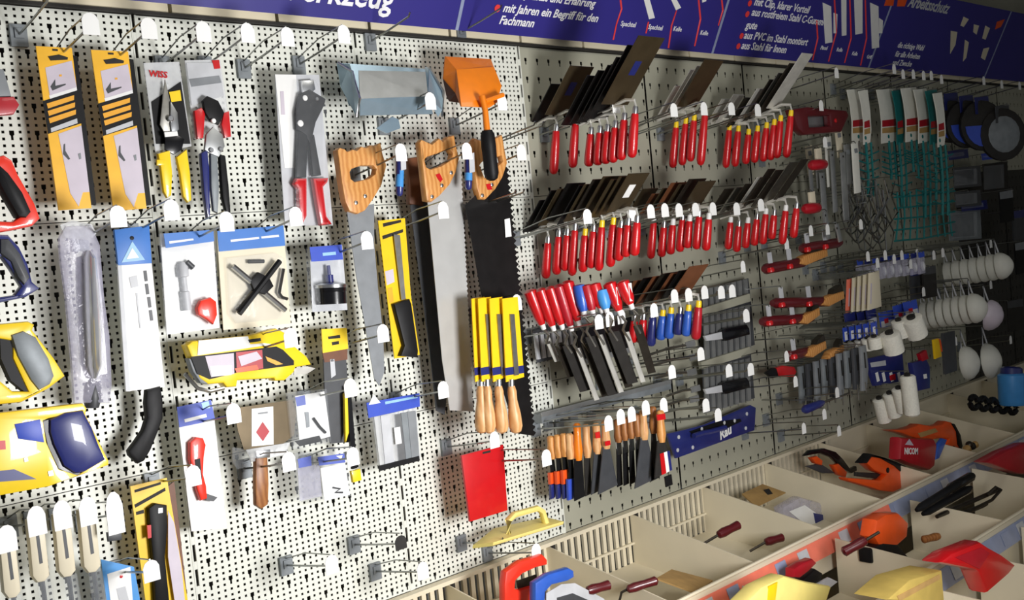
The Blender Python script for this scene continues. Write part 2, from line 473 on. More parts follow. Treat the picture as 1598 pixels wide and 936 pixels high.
# --- two yellow saw blade packs
for k, (q, lab) in enumerate([(ZA(150,192,300,200,382,868,245,878), 'leftmost'), (ZA(380,208,535,215,612,870,475,880), 'second')]):
    it = Item('saw_blade_pack', 'yellow card saw blade pack with black band, %s in the top row' % lab, 'blade pack', .055, 'yellow saw blade packs', q)
    it.slab('black_sleeve', [(.55,.03),(1.12,.05),(1.16,.98),(.9,.985)], 'black', .004, -.004)
    it.body('card', 'packyellow', .003)
    it.slab('photo_panel', [(.18,.13),(.95,.08),(1,.245),(.2,.30)], 'lilac', .0006, .0006)
    it.slab('photo_panel', [(.18,.30),(1,.245),(1,.265),(.2,.325)], 'white', .0006, .0006)
    it.slab('black_band', [(-.02,.335),(1,.265),(1.02,.47),(0,.535)], 'black', .0008, .0008)
    for i in range(3): it.slab('black_band>yellow_print', [(.08,.35+i*.045),(.9,.295+i*.045),(.88,.325+i*.045),(.1,.38+i*.045)], 'amber', .0005, .0016)
    it.slab('black_band>grey_print', [(.1,.50),(.9,.44),(.9,.47),(.1,.525)], 'lightgrey', .0005, .0016)
    it.slab('photo_panel', [(.3,.535),(1.0,.485),(1.0,.9),(.8,.9),(.62,.985),(.42,.9)], 'lilac', .0006, .0006)
    it.slab('dark_print', [(.3,.06),(.62,.045),(.86,.06),(.84,.075),(.36,.085)], 'dark', .0005, .001)
    it.slab('dark_print', [(.26,.245),(.42,.20),(.4,.24),(.7,.225),(.7,.232),(.3,.27)], 'charcoal', .0005, .0012)
    it.slab('dark_print', [(.42,.60),(.46,.595),(.44,.64),(.55,.69),(.5,.695),(.36,.66)], 'charcoal', .0005, .0012)
    it.slab('dark_print', [(.8,.66),(.88,.655),(.88,.69),(.82,.695)], 'grey', .0005, .0012)
    it.slab('dark_print', [(.55,.17),(.62,.168),(.62,.18),(.55,.182)], 'amber', .0005, .0012)
    it.slab('hang_slot', [(.45,.012),(.6,.012),(.6,.024),(.45,.024)], 'dark', .0006, .0008)
    it.done()
# --- yellow-handled tin snips on card
it = Item('tin_snips', 'tin snips with yellow grips on a clear-topped black card', 'snips', .055, None)
it.slab('card', ZA(600,262,748,258,800,610,650,640), 'film_soft', .003)
it.slab('card>black_backing', ZA(632,425,755,340,795,600,652,600), 'black', .001, .0012)
it.text('card>brand_print', 'WISS', ZA(622,318)[0], .017, 'red', .002, -3, .1, .03)
it.slab('blade', ZA(690,330,706,400,728,500,735,560,690,560,668,520,676,440), 'steel_dull', .004, .010, .001)
it.slab('blade', ZA(712,420,742,470,748,540,720,570,712,520), 'steel', .004, .014, .001)
it.slab('yellow_sticker', ZA(706,384,752,376,758,420,716,426), 'yellow2', .0006, .0026)
it.disk('pivot_bolt', ZA(714,494)[0], .006, 'steel', .005, .018)
it.slab('joint', ZA(690,570,745,565,770,580,760,625,728,645,690,625), 'blackgloss', .006, .014, .001)
it.slab('washer', ZA(686,552,740,548,744,566,690,572), 'white', .003, .018)
it.slab('grip', ZA(660,640,712,625,722,720,718,815,700,826,684,800,672,700), 'yellow2', .012, .016, .004)
it.slab('grip', ZA(738,655,782,620,796,720,802,835,786,846,766,820,752,720), 'yellow2', .012, .018, .004)
it.slab('catch', ZA(655,665,690,668,690,690,655,690), 'yellow2', .006, .018, .002)
it.done()
# --- red cutter with blue and black handles on card
it = Item('bolt_snips', 'red and black cutter with long blue and black handles on a white card', 'snips', .055)
it.slab('card', ZA(772,252,920,248,968,575,812,580), 'film_soft', .003)
it.slab('card>white_header', ZA(778,262,916,262,935,400,800,440), 'lightgrey', .001, .0012)
it.slab('card>grey_print', ZA(790,330,915,315,925,345,800,362), 'grey', .0006, .002)
it.slab('card>red_mark', ZA(885,252,915,250,920,285,895,288), 'red', .0006, .002)
it.slab('red_jaw', ZA(812,462,842,448,858,470,850,575,826,580), 'red', .010, .014, .002)
it.slab('red_jaw', ZA(935,470,958,462,966,570,940,575,925,520), 'red', .010, .014, .002)
it.slab('black_jaw', ZA(848,420,868,400,912,420,938,470,915,520,880,505,858,470), 'black', .010, .018, .002)
it.slab('hinge', ZA(862,560,890,530,930,560,940,610,915,655,880,640,855,625), 'galv_tile', .008, .020, .002)
it.disk('bolt', ZA(894,504)[0], .005, 'white', .005, .024)
it.disk('bolt', ZA(884,626)[0], .005, 'steel', .005, .024)
it.disk('bolt', ZA(924,622)[0], .005, 'steel', .005, .024)
it.slab('blue_handle', ZA(840,640,868,620,876,700,880,900,868,912,852,800), 'navy', .014, .018, .004)
it.slab('handle', ZA(880,640,910,650,918,780,912,890,892,880,882,780), 'plate_grey', .012, .018, .004)
it.slab('black_handle', ZA(918,640,944,650,958,780,966,890,950,902,930,820), 'black', .014, .020, .004)
it.done()
# --- bolt cutter card
it = Item('bolt_cutter', 'black bolt cutter with red grips in a clear blister card beside the dustpan', 'bolt cutter', .06)
it.slab('card', ZBm(78,310,262,312,320,940,120,940), 'lightgrey', .003)
it.slab('card>white_print', ZBm(78,310,165,312,200,700,118,700), 'white', .0006, .0008)
it.slab('card>pink_print', ZBm(100,380,114,380,120,478,104,478), 'lilac', .0004, .0014)
it.slab('blister', ZBm(175,335,250,330,298,415,310,940,160,935,165,450), 'film', .016, .020, .006)
it.slab('head', ZBm(185,390,225,372,292,412,285,440,250,510,235,575,225,600,205,560,172,540,168,470), 'black', .012, .016, .003)
it.disk('head>bolt', ZBm(205,408)[0], .006, 'white', .004, .0185)
it.disk('head>bolt', ZBm(255,412)[0], .004, 'steel', .004, .0185)
it.disk('head>bolt', ZBm(186,514)[0], .007, 'white', .004, .0185)
it.slab('jaw', ZBm(190,335,240,332,248,372,230,388,195,390), 'steel', .008, .012, .002)
it.slab('handle', ZBm(178,545,218,560,212,740,168,740), 'black', .012, .016, .004)
it.slab('handle', ZBm(222,590,244,560,274,730,238,735), 'black', .012, .016, .004)
it.slab('red_grip', ZBm(160,765,170,742,214,742,214,900,196,936,180,850,178,790), 'red', .016, .020, .005)
it.slab('red_grip', ZBm(238,742,304,740,300,760,282,780,296,900,320,935,272,940,255,850), 'red', .016, .020, .005)
it.done()
# --- galvanised dust pan : sheet folded, mouth up to the left, arm below
it = Item('dustpan', 'galvanised steel scoop pan hanging mouth up above the wooden saws', 'dustpan', .10)
pa, pb, pc, pd = P(528,100,.06), P(672,106,.06), P(688,150,.10), P(560,158,.10)
it.add('back_plate', g_slab([P(526,98,.055), P(672,108,.055), P(690,165,.07), P(545,165,.07)], .002), 'galv')
it.add('tray', g_slab([P(560,110,.13), P(664,112,.13), P(668,150,.15), P(562,154,.15)], .002, 0), 'galv_tile')
it.add('tray>front_lip', g_slab([P(562,154,.151), P(668,150,.151), P(676,178,.13), P(562,180,.13)], .002), 'galv')
it.add('side_wall', g_slab([P(526,98,.055), P(546,100,.09), P(562,154,.15), P(556,180,.13), P(545,150,.08), P(532,135,.06)], .002), 'galv')
it.add('side_wall', g_slab([P(664,104,.07), P(670,106,.10), P(692,140,.13), P(690,172,.15), P(684,182,.14), P(668,152,.15)], .002), 'galv')
it.tube('rolled_edge', [P(556,182,.132), P(562,154,.152), P(550,112,.10), P(528,98,.056)], 'steel', .003)
it.tube('rolled_edge', [P(690,182,.14), P(692,142,.135), P(670,106,.10)], 'steel', .003)
it.slab('bracket', [(588,200),(612,182),(622,186),(625,200),(604,208)], 'galv', .004, .01)
it.done()
# --- orange scoop
it = Item('mortar_scoop', 'orange painted steel mortar scoop with a black handle hanging over the saws', 'scoop', .12)
it.add('back_face', g_slab([P(695,88,.10), P(766,92,.10), P(772,108,.13), P(712,108,.13)], .004, .001), 'orange')
it.add('bowl_face', g_slab([P(712,108,.131), P(771,104,.131), P(783,134,.15), P(776,160,.17), P(764,168,.175), P(720,166,.17)], .004, .001), 'orange', True)
it.add('side_face', g_slab([P(695,88,.10), P(712,108,.131), P(720,166,.17), P(712,145,.14), P(692,122,.10)], .003), 'orange')
it.add('side_face', g_slab([P(692,122,.095), P(712,145,.135), P(718,160,.15), P(702,158,.12), P(698,150,.10)], .003), 'brown')
it.tube('socket', [P(752,150,.18), P(757,172,.185), P(760,205,.185)], 'orange', [.008,.007,.008], n=9)
it.tube('lug', [P(757,158,.182), P(785,148,.182)], 'orange', .006)
it.lathe('handle', P(760,203,.185), P(768,282,.175), [(0,.012),(.1,.017),(.3,.018),(.6,.017),(.85,.018),(.96,.014),(1,.006)], 'black')
it.done()
# --- three wooden handled saws
def saw(name, label, hpts, hole, screws, blade, bm, d, hm='wood', redmark=None, teeth=None, nteeth=40, tl=.006):
    it = Item(name, label, 'saw', d)
    pts = list(blade)
    if teeth:
        (x0, y0), (x1, y1) = teeth
        a, b = P(x0, y0, d-.008), P(x1, y1, d-.008); out = (b-a).cross(Vector((0,1,0))).normalized()
        if out.x < 0: out = -out
        zig = []
        for i in range(nteeth):
            zig += [a+(b-a)*(i/nteeth), a+(b-a)*((i+.55)/nteeth)+out*tl]
        zig.append(b)
        w = [P(*p, d-.008) for p in blade[:blade.index((x0,y0))]]+zig+[P(*p, d-.008) for p in blade[blade.index((x1,y1))+1:]]
        it.add('blade', g_slab(w, .0016), bm)
    else: it.slab('blade', pts, bm, .0016, -.008)
    it.slab('handle', hpts, hm, .022, .004, .006, holes=[hole])
    for s in screws: it.disk('handle>screw', s, .0045, 'steel', .003, .007)
    if redmark: it.slab('handle>red_print', redmark, 'red', .0005, .0048)
    return it
it = saw('hand_saw', 'curved pruning saw with wooden handle and plain grey blade', ZBm(340,625,350,615,372,622,380,632,405,622,420,628,440,610,460,616,478,604,500,606,520,595,528,640,545,690,525,770,490,830,455,878,425,892,390,880,372,840,358,760),
    ZBm(392,718,400,704,440,690,488,690,502,704,498,725,470,745,412,758,396,745), ZBm(418,845,456,818), [(541,326),(584,318),(584,380),(590,450),(598,520),(600,580),(592,602),(584,590),(572,520),(556,430)], 'grey', .09)
it.done()
it = saw('hand_saw', 'large wooden-handled handsaw with bright steel blade between two others', ZBm(682,592,692,580,735,600,765,575,780,588,800,570,828,562,834,600,850,660,835,720,810,770,770,815,735,842,712,838,705,780,694,680),
    ZBm(705,668,715,655,760,640,805,620,820,640,815,665,775,690,730,705,712,695), ZBm(735,820,776,773,815,720), [(666,300),(718,250),(730,400),(740,560),(738,642),(702,640),(690,560)], 'sawsteel', .11,
    redmark=ZBm(748,728,765,722,778,748,768,760,756,745), teeth=((718,250),(738,642)), nteeth=52, tl=.004)
it.done()
it = saw('hand_saw', 'wooden-handled handsaw with black coated blade and coarse teeth', ZBm(905,590,915,575,960,592,1000,575,1028,560,1035,600,1050,680,1030,740,1000,790,960,832,935,830,920,780,908,680),
    ZBm(935,690,948,672,990,660,1025,650,1030,672,1000,700,975,740,955,740), ZBm(945,815,985,770), [(726,320),(790,260),(808,360),(820,480),(830,600),(833,680),(806,676),(770,560)], 'blade_black', .13,
    redmark=ZBm(958,768,975,765,985,790,965,792), teeth=((790,260),(833,680)), nteeth=46, tl=.009)
it.slab('price_label', ZG(708,55,728,50,735,120,712,124), 'white', .0006, -.005)
it.done()
# second dark saw behind the bright one; grey blade doubles as that one's shadow
it = Item('hand_saw', 'dark handsaw, its blade doubling as a cast shadow, behind the bright steel blade', 'saw', .05)
it.slab('blade', ZG(345,0,420,-20,490,700,478,805,445,790,420,560), 'charcoal', .0016)
it.slab('handle', ZBm(632,660,690,650,700,860,640,850), 'brown', .016, .003, .004)
it.done()
# --- blue tipped files between the saw handles
for (a, c, dd, w) in [((624,236),(623,306),.15,'left'), ((731,240),(731,296),.15,'right')]:
    it = Item('chisel', 'small %s cold chisel with blue grip hanging %s' % ('dark' if w == 'left' else 'bright', 'left of the bright handsaw' if w == 'left' else 'between the two big handsaws'), 'chisel', dd)
    it.lathe('grip', a, c, [(0,.006),(.1,.009),(.7,.009),(.95,.008),(1,.004)], 'navy', n=10)
    it.lathe('grip>bright_band', (a[0], a[1]+30), (c[0], c[1]-14), [(0,.0094),(1,.0094)], 'skyblue', n=10)
    it.slab('label', [(a[0]+1,a[1]),(a[0]+9,a[1]-2),(a[0]+10,a[1]+28),(a[0]+2,a[1]+30)], 'lightgrey', .001, .010)
    it.done()
# --- clear tall bag with chrome blade
it = Item('clear_bag', 'tall crinkled clear plastic bag with a shiny trowel blade inside', 'plastic bag', .07)
it.slab('bag', ZE(270,150,300,95,420,90,460,180,480,420,505,600,515,820,505,905,340,905,325,700,300,420,275,250), 'film_lilac', .012, .008, .005)
it.slab('header', ZE(275,90,330,70,420,88,440,130,410,160,300,150), 'film_soft', .003, .004)
it.slab('blade', ZE(345,240,440,210,470,480,490,770,430,780,400,810,372,790,350,560), 'sawsteel', .002, -.004)
it.lathe('blade_shaft', ZE(398,210)[0], ZE(424,790)[0], [(0,.014),(.06,.030),(.5,.036),(.9,.034),(1,.014)], 'chrome', .002, 16, sy=.35)
it.lathe('handle', ZE(422,790)[0], ZE(420,925)[0], [(0,.006),(.2,.014),(.7,.016),(1,.012)], 'charcoal', -.006)
it.done()
# --- blue headed white knife pack with curved black saw handle
it = Item('pruning_saw_pack', 'white card sleeve with blue header and a curved black saw handle below', 'saw', .06)
it.slab('sleeve', ZE(538,270,692,262,752,830,575,850), 'white', .006)
it.slab('sleeve>grey_edge', ZE(538,275,556,275,595,850,575,850), 'lightgrey', .0008, .0008)
it.slab('header', ZE(522,112,682,92,694,265,540,275), 'cardblue', .008, .001, .001)
it.slab('header>triangle', ZE(604,165,662,250,555,262), 'lightblue', .0006, .0018)
it.slab('header>triangle_mark', ZE(604,195,635,240,578,246), 'white', .0004, .0024)
it.disk('header>hole', ZE(603,150)[0], .004, 'black', .001, .002)
for i, (x, y) in enumerate([(655,300),(662,360),(672,420),(680,480)]): it.slab('sleeve>print', ZE(x,y,x+14,y-2,x+20,y+46,x+7,y+48), 'charcoal', .0004, .001)
it.slab('sleeve>print', ZE(590,330,625,320,632,370,600,378), 'lightgrey', .0004, .001)
it.slab('sleeve>print', ZE(620,400,628,400,645,560,638,562), 'lightgrey', .0004, .001)
it.slab('handle', ZH(605,75,662,60,672,120,672,190,650,250,622,320,596,365,570,378,535,345,530,325,560,285,590,240,606,190,600,130), 'black', .02, .008, .005)
it.done()
# --- blister bag with red plug
it = Item('blister_bag', 'clear bag with pale fittings and a bright red plug under a blue header', 'plastic bag', .06)
it.slab('backing_card', ZF(30,130,270,115,300,560,60,590), 'white', .002)
it.slab('bag', ZF(28,130,278,118,305,560,60,592), 'film', .006, .010)
it.slab('header', ZF(45,130,272,112,276,165,55,196), 'cardblue', .001, .0108)
it.slab('header>white_print', ZF(70,165,180,152,182,160,72,176), 'white', .0004, .0114)
it.slab('red_plug', ZF(200,470,215,435,262,420,288,440,292,500,275,545,240,520,205,500), 'redbright', .014, .020, .004)
it.lathe('fitting', ZF(125,260)[0], ZF(150,480)[0], [(0,.006),(.1,.012),(.3,.012),(.32,.007),(.6,.007),(.62,.01),(1,.01)], 'lightgrey', .004)
it.lathe('fitting', ZF(150,260)[0], ZF(178,285)[0], [(0,.006),(1,.006)], 'charcoal', .008)
it.done()
# --- circle cutter card
it = Item('circle_cutter_card', 'blue-topped card with a black and chrome cross-shaped circle cutter', 'tool card', .065)
it.slab('card', ZF(288,120,592,92,625,540,318,570), 'cream', .002)
it.slab('blister', ZF(335,240,560,215,600,240,612,480,580,520,380,540,350,500), 'film', .010, .012, .004)
it.slab('header', ZF(290,118,592,92,600,185,298,212), 'cardblue', .001, .0012)
it.slab('header>white_print', ZF(350,158,480,145,482,154,352,168), 'white', .0004, .0018)
it.slab('header>white_print', ZF(490,143,570,135,572,145,492,152), 'white', .0004, .0018)
it.tube('chrome_rod', ZF(360,278,600,480), 'steel', .006, .012)
it.tube('black_rod', ZF(575,255,390,495), 'black', .006, .018)
it.slab('hub', ZF(440,345,480,305,530,330,550,370,510,410,460,390), 'black', .014, .018, .003)
it.tube('hex_key', ZF(592,290,572,400,585,420,610,428), 'dark', .0035, .010)
it.lathe('spare_bit', ZF(432,258)[0], ZF(502,256)[0], [(0,.004),(1,.004)], 'dark', .008)
it.tube('cutter_rod', ZF(380,480,440,420,520,330), 'dark', .004, .008)
it.done()
# --- round black holesaw in pack
it = Item('hole_saw_pack', 'blue-headed pack holding a round black and chrome hole saw', 'tool pack', .065)
it.slab('bag', ZF(710,190,862,180,885,480,722,490), 'film', .016, .016, .003)
it.slab('backing_card', ZF(712,190,860,180,884,478,724,488), 'lightgrey', .001, -.002)
it.slab('header', ZF(712,192,858,180,864,248,720,258), 'royal', .001, .017)
it.slab('header>white_print', ZF(770,218,830,212,832,226,772,232), 'lightblue', .0004, .0176)
it.lathe('hole_saw', ZF(808,370)[0], ZF(812,452)[0], [(0,.026),(.05,.033),(.3,.034),(.32,.033),(1,.033)], 'blackgloss', .010, 20)
it.lathe('hole_saw_rim', ZF(807,355)[0], ZF(808,378)[0], [(0,.024),(.4,.035),(1,.035)], 'steel', .010, 20)
it.lathe('arbor', ZF(796,275)[0], ZF(804,360)[0], [(0,.004),(.5,.005),(.52,.009),(1,.009)], 'navy', .010, 10)
it.done()
# --- yellow box saw set
it = Item('saw_box', 'yellow plastic carry case with a hand saw shape and printed red photo panel', 'tool case', .08)
it.slab('case', ZF(152,640,180,620,440,595,560,562,598,580,640,640,700,690,722,728,650,740,640,765,600,800,555,802,550,790,385,800,380,828,335,832,318,812,250,818,210,790), 'yellow2', .03, 0, .005)
it.slab('case>white_top', ZF(205,618,430,598,440,635,505,630,545,635,200,685), 'white', .001, .0012)
it.slab('case>dark_window', ZF(170,692,560,645,590,660,640,710,640,730,380,765,255,795,200,770), 'black', .001, .0012)
it.slab('case>photo_print', ZF(235,690,365,675,368,770,262,785), 'lilac', .0006, .002)
it.slab('case>photo_print', ZF(255,735,355,730,355,775,265,782), 'white', .0006, .0028)
it.slab('case>photo_print', ZF(375,672,495,660,500,745,380,762), 'crimson', .0006, .002)
it.slab('case>photo_print', ZF(385,690,470,668,495,700,400,735), 'lilac', .0006, .0028)
it.slab('case>photo_print', ZF(370,745,470,728,480,750,378,765), 'orangered', .0006, .0034)
it.slab('case>photo_print', ZF(510,690,560,710,590,725,560,730,520,712), 'amber', .0006, .002)
it.slab('case>slot', ZF(430,614,488,606,490,620,436,628), 'black', .0008, .0014)
it.slab('grey_end', ZF(160,700,185,695,240,780,252,818,215,812,180,760), 'grey', .02, -.002, .003)
it.tube('bow_wire', ZF(140,770,160,790,200,835,255,850,320,835), 'steel', .004, -.004)
it.slab('blade_tip', ZF(640,745,700,735,738,745,700,770,640,775), 'steel_dull', .002, -.004)
it.done()
# --- small yellow card with dark knife
it = Item('file_card', 'small yellow header card with long dark grey blade hanging below', 'file', .06)
it.slab('header', ZF(766,566,880,560,888,655,772,675), 'yellow2', .003, .002)
it.slab('header>print', ZF(795,600,850,592,852,606,798,612), 'dark', .0004, .0026)
it.slab('header>print', ZF(812,625,845,620,846,634,815,640), 'dark', .0004, .0026)
it.slab('brown_band', ZF(770,672,884,655,884,705,780,718), 'brown', .003, .001)
it.slab('blade', [(505,560),(540,556),(546,640),(544,690),(516,692),(508,640)], 'charcoal', .004)
it.slab('blade>bright_edge', [(515,560),(522,560),(524,585),(517,590)], 'lightgrey', .0006, .001)
it.done()
it = Item('folding_rule', 'thin black and yellow stick tool beside the dark file', 'tool', .075)
it.slab('stick', ZI(790,60,808,55,835,395,815,400), 'blackgloss', .006)
it.slab('stick>yellow_edge', ZI(783,90,795,80,800,250,788,290), 'yellow2', .007, .001)
it.slab('yellow_tip', ZI(812,408,848,398,855,445,820,455), 'yellow2', .010, .002, .002)
it.done()
# --- yellow card with black saw knife
it = Item('keyhole_saw_card', 'tall yellow card with a narrow saw blade and black handle between the saws', 'saw', .07)
it.slab('card', ZG(222,60,325,50,348,350,382,575,285,590,262,400), 'yellow', .002)
it.slab('card>dark_print', ZG(238,118,318,92,318,104,240,132), 'dark', .0004, .0006)
it.slab('card>dark_print', ZG(240,70,310,56,311,66,242,84), 'dark', .0004, .0006)
it.slab('card>white_print', ZG(248,255,280,245,285,295,256,308), 'lilac', .0004, .0006)
it.slab('card>white_print', ZG(258,320,276,315,282,370,264,378), 'amber', .0004, .0006)
it.slab('blade', ZG(282,112,306,115,328,360,312,365), 'steel_dull', .002, .006)
it.slab('handle', ZG(285,380,345,360,352,380,378,560,375,585,310,580,325,540,300,440), 'black', .016, .014, .004)
it.done()
# --- blue card with red knife
it = Item('utility_knife_card', 'white card with blue header and an orange-red hooked knife', 'knife', .06)
it.slab('card', ZI(95,160,240,120,300,640,155,655), 'white', .002)
it.slab('header', ZI(95,145,235,115,252,198,105,228), 'royal', .001, .0012)
it.slab('header>white_print', ZI(125,195,215,172,218,186,128,208), 'white', .0004, .0018)
it.slab('header>light_patch', ZI(195,128,225,120,232,148,202,154), 'lightblue', .0004, .0018)
it.slab('knife', ZI(150,290,175,268,205,272,216,300,208,350,205,420,218,470,222,520,195,530,180,490,166,430,150,360), 'redbright', .014, .014, .004)
it.slab('knife>black_grip', ZI(170,360,190,355,198,440,178,450), 'black', .003, .0155)
it.slab('blade', ZI(218,500,262,515,245,532,215,528), 'charcoal', .002, .010)
it.done()
# --- dark square putty knife
it = Item('scraper', 'wide dark trapezoid scraper with white label and wooden handle', 'scraper', .07)
it.slab('blade', ZI(330,150,570,115,585,170,575,260,500,320,370,320,345,240), 'blade_brown', .002)
it.slab('label', ZI(402,152,490,142,492,298,402,306), 'white', .0005, .0006)
it.slab('label>red_diamond', ZI(447,205,475,245,448,285,420,248), 'crimson', .0004, .0011)
it.slab('label>dark_print', ZI(428,168,468,163,468,170,428,175), 'grey', .0003, .0011)
it.slab('sleeve', ZI(325,310,400,320,405,385,345,400,325,370), 'film', .004, -.002)
it.slab('sleeve', ZI(380,320,560,290,540,340,400,370), 'film_soft', .003, .004)
it.slab('ferrule', ZI(420,325,480,318,478,352,422,358), 'steel', .012, .006, .002)
it.slab('handle', ZI(420,355,470,350,475,460,472,545,445,565,420,548,418,450), 'wood_dark', .016, .008, .005)
it.done()
# --- small blade bags
it = Item('blade_bag', 'clear bag with a white leaflet and dark small blades, above the other blue-labelled bag', 'plastic bag', .07)
it.slab('leaflet', ZI(580,100,700,80,725,265,600,300), 'white', .001)
it.slab('leaflet>blue_mark', ZI(580,105,620,96,624,135,588,142), 'royal', .0004, .0006)
it.slab('bag', ZI(548,85,710,70,728,290,572,318), 'film', .006, .008)
it.tube('blade_bit', ZI(655,190,680,225,705,250), 'black', .003, .003)
it.slab('blade_bit', ZI(620,165,636,165,640,225,628,230), 'plate_grey', .001, .0016)
it.slab('dark_strip', ZI(580,285,680,262,690,285,600,306), 'black', .002, .003)
it.done()
it = Item('blade_bag', 'clear bag with blue header strip and lilac paper, lower of the two small bags', 'plastic bag', .07)
it.slab('paper', ZI(590,390,680,380,690,510,600,530), 'film_lilac', .001)
it.slab('leaflet', ZI(684,395,785,375,805,505,700,530), 'white', .001, .001)
it.slab('header', ZI(590,358,645,345,648,385,596,395), 'royal', .001, .003)
it.slab('header', ZI(672,350,782,335,786,372,680,385), 'royal', .001, .003)
it.slab('header>white_print', ZI(748,345,775,342,770,360), 'white', .0004, .0036)
it.slab('bag', ZI(580,335,790,318,812,510,592,535), 'film', .006, .009)
it.tube('hook_bit', ZI(735,475,765,480,745,495,775,495), 'black', .002, .003)
it.done()
# --- blue card with files in bag
it = Item('file_set_bag', 'blue header bag with grey metal files and a white tag', 'plastic bag', .07)
it.slab('header', ZJ(95,25,340,-20,342,42,105,95), 'royal', .002, .008)
it.slab('header>triangle', ZJ(128,-15,160,25,105,35), 'white', .0004, .0086)
it.slab('header>light_line', ZJ(180,20,330,-8,331,2,182,32), 'lightblue', .0004, .0086)
it.slab('bag', ZJ(130,90,325,48,345,285,160,335), 'film_soft', .008, .006)
for i, (x0, x1, x2, x3, m) in enumerate([(160,200,225,182,'lightgrey'),(225,262,290,245,'steel'),(255,290,312,280,'plate_grey'),(285,322,340,305,'grey')]):
    it.slab('file', ZJ(x0,85-i*6,x1,80-i*6,x2,305-i*8,x3,318-i*8), m, .004, .008+.001*i)
it.slab('dark_end', ZJ(150,318,338,270,342,292,160,340), 'black', .004, .012)
it.slab('white_tag', ZJ(222,140,250,135,258,212,230,218), 'white', .0006, .0135)
it.done()
# --- four yellow carded files with wooden handles
for i in range(4):
    x = [0,10,28,48][i]
    it = Item('wood_rasp', ['leftmost','second','third','rightmost and nearest'][i]+' yellow-carded rasp with turned wooden handle hanging over the black saw', 'rasp', .165+.012*i, 'yellow carded rasps')
    it.slab('card', [(736+x,466),(756+x+(4 if i==3 else 0),463),(762+x+(8 if i==3 else 0),588),(742+x,596)], 'yellow', .003)
    it.slab('card>blue_band', [(740+x,574),(761+x+(8 if i==3 else 0),570),(762+x+(8 if i==3 else 0),582),(741+x,586)], 'navy', .0006, .0008)
    it.slab('blade', [(748+x,490),(755+x,490),(762+x,585),(755+x,586)], 'steel_dull', .003, .0035)
    it.lathe('ferrule', (750+x,592), (750+x,604), [(0,.007),(1,.008)], 'steel', .002, 10)
    it.lathe('handle', (750+x,602), (752+x+i*2,676), [(0,.008),(.12,.011),(.3,.0105),(.6,.0155),(.85,.0165),(.96,.012),(1,.004)], 'wood_pale', .002, 12)
    it.done()
# --- red sheet pouch
it = Item('sanding_sheet_pack', 'plain bright red flat pack hanging on a hook below the rasps', 'flat pack', .11)
it.slab('pack', ZJ(535,268,728,218,748,522,575,575), 'red', .008, 0, .0015)
it.slab('pack>hang_hole', ZJ(632,252,668,244,668,254,632,262), 'dark', .0005, .0006)
it.done()
# --- cream plastic float
it = Item('plastering_float', 'pale yellow plastic float with bridge handle resting on two hooks', 'float', .12)
pl = [P(740,851,.07), P(800,834,.16), P(880,812,.20), P(868,808,.12), P(790,824,.05)]
it.add('plate', g_slab([P(738,850,.10), P(770,846,.16), P(880,813,.16), P(850,806,.08), P(770,824,.06)], .010, .002, (), Vector((0,-.35,.93)).normalized()), 'yellowcream' if 'yellowcream' in MATS else mat('yellowcream', (240,222,130), .5, var=.04) and 'yellowcream', True)
it.tube('handle', [P(794,836,.13), P(793,812,.13), P(802,803,.13), P(838,793,.13), P(846,798,.13), P(852,818,.13)], 'yellowcream', .010, n=8, flat=.8)
it.done()
# --- cream screwdrivers lower left
for i, (x, y) in enumerate([(12,845),(57,820),(98,812),(137,805)]):
    it = Item('chisel', ['leftmost','second from left','third from left','rightmost'][i]+' cream-handled chisel in the row at the bottom left corner', 'chisel', .12, 'cream handled chisels')
    it.slab('handle', [(x-14,y-8),(x+12,y-16),(x+22,y+78),(x+14,y+88),(x+2,y+90),(x-6,y+80)], 'cream', .020, .004, .006)
    it.slab('handle>print', [(x-1,y+14),(x+4,y+13),(x+10,y+58),(x+5,y+60)], 'charcoal', .0004, .0045)
    it.tube('shank', [(x+9,y+86),(x+12,y+108),(x+16,y+140)], 'charcoal', .004, -.006)
    it.slab('film_sleeve', [(x+2,y+88),(x+22,y+82),(x+32,y+140),(x+8,y+140)], 'film', .004, .002)
    it.done()
it = Item('small_card', 'light blue card pack below the short white-tagged clip', 'card pack', .07)
it.slab('card', ZH(415,770,550,800,575,936,440,960), 'skyblue', .003)
it.slab('card>white_print', ZH(440,830,535,800,545,936,455,950), 'white', .0004, .0006)
it.slab('card>grey_print', ZH(478,890,515,880,530,940,490,945), 'lightgrey', .0004, .0011)
it.disk('card>red_dot', ZH(498,840)[0], .003, 'red', .0006, .0012)
it.done()
it = Item('spring_clip', 'small dark clip hanging under a tall white tag beside the chisels', 'clip', .08)
it.slab('clip', ZH(440,660,500,655,502,690,445,698), 'charcoal', .008, 0, .002)
it.tube('loop', ZH(470,660,455,620,480,590,490,640), 'wire', .002)
it.done()
# --- yellow folding saw card lower left
it = Item('folding_saw_card', 'yellow card with a black folding saw, bottom left beside the upright', 'saw', .06)
it.slab('card', ZH(535,470,685,435,770,936,600,960), 'yellow', .003)
it.slab('card>black_line', ZH(552,545,678,475,680,488,556,558), 'black', .0004, .0006)
it.slab('card>dark_print', ZH(552,485,660,452,661,462,554,496), 'dark', .0004, .0006)
it.slab('card>dark_print', ZH(558,575,590,565,592,580,560,588), 'dark', .0004, .0006)
it.slab('edge_sleeve', ZH(690,470,715,450,770,936,745,950), 'brown', .003, -.003)
it.slab('saw_handle', ZH(612,560,640,540,688,548,690,640,680,760,700,960,640,960,632,800,618,660), 'black', .016, .014, .004)
it.slab('saw_handle>red_switch', ZH(604,630,620,628,622,680,608,684), 'red', .004, .015)
it.slab('saw_handle>rivet', ZH(650,560,668,558,668,578,650,580), 'steel', .001, .0146)
it.slab('saw_blade', ZH(690,570,715,620,745,800,760,950,720,960,690,760), 'lilac', .002, .008)
it.done()
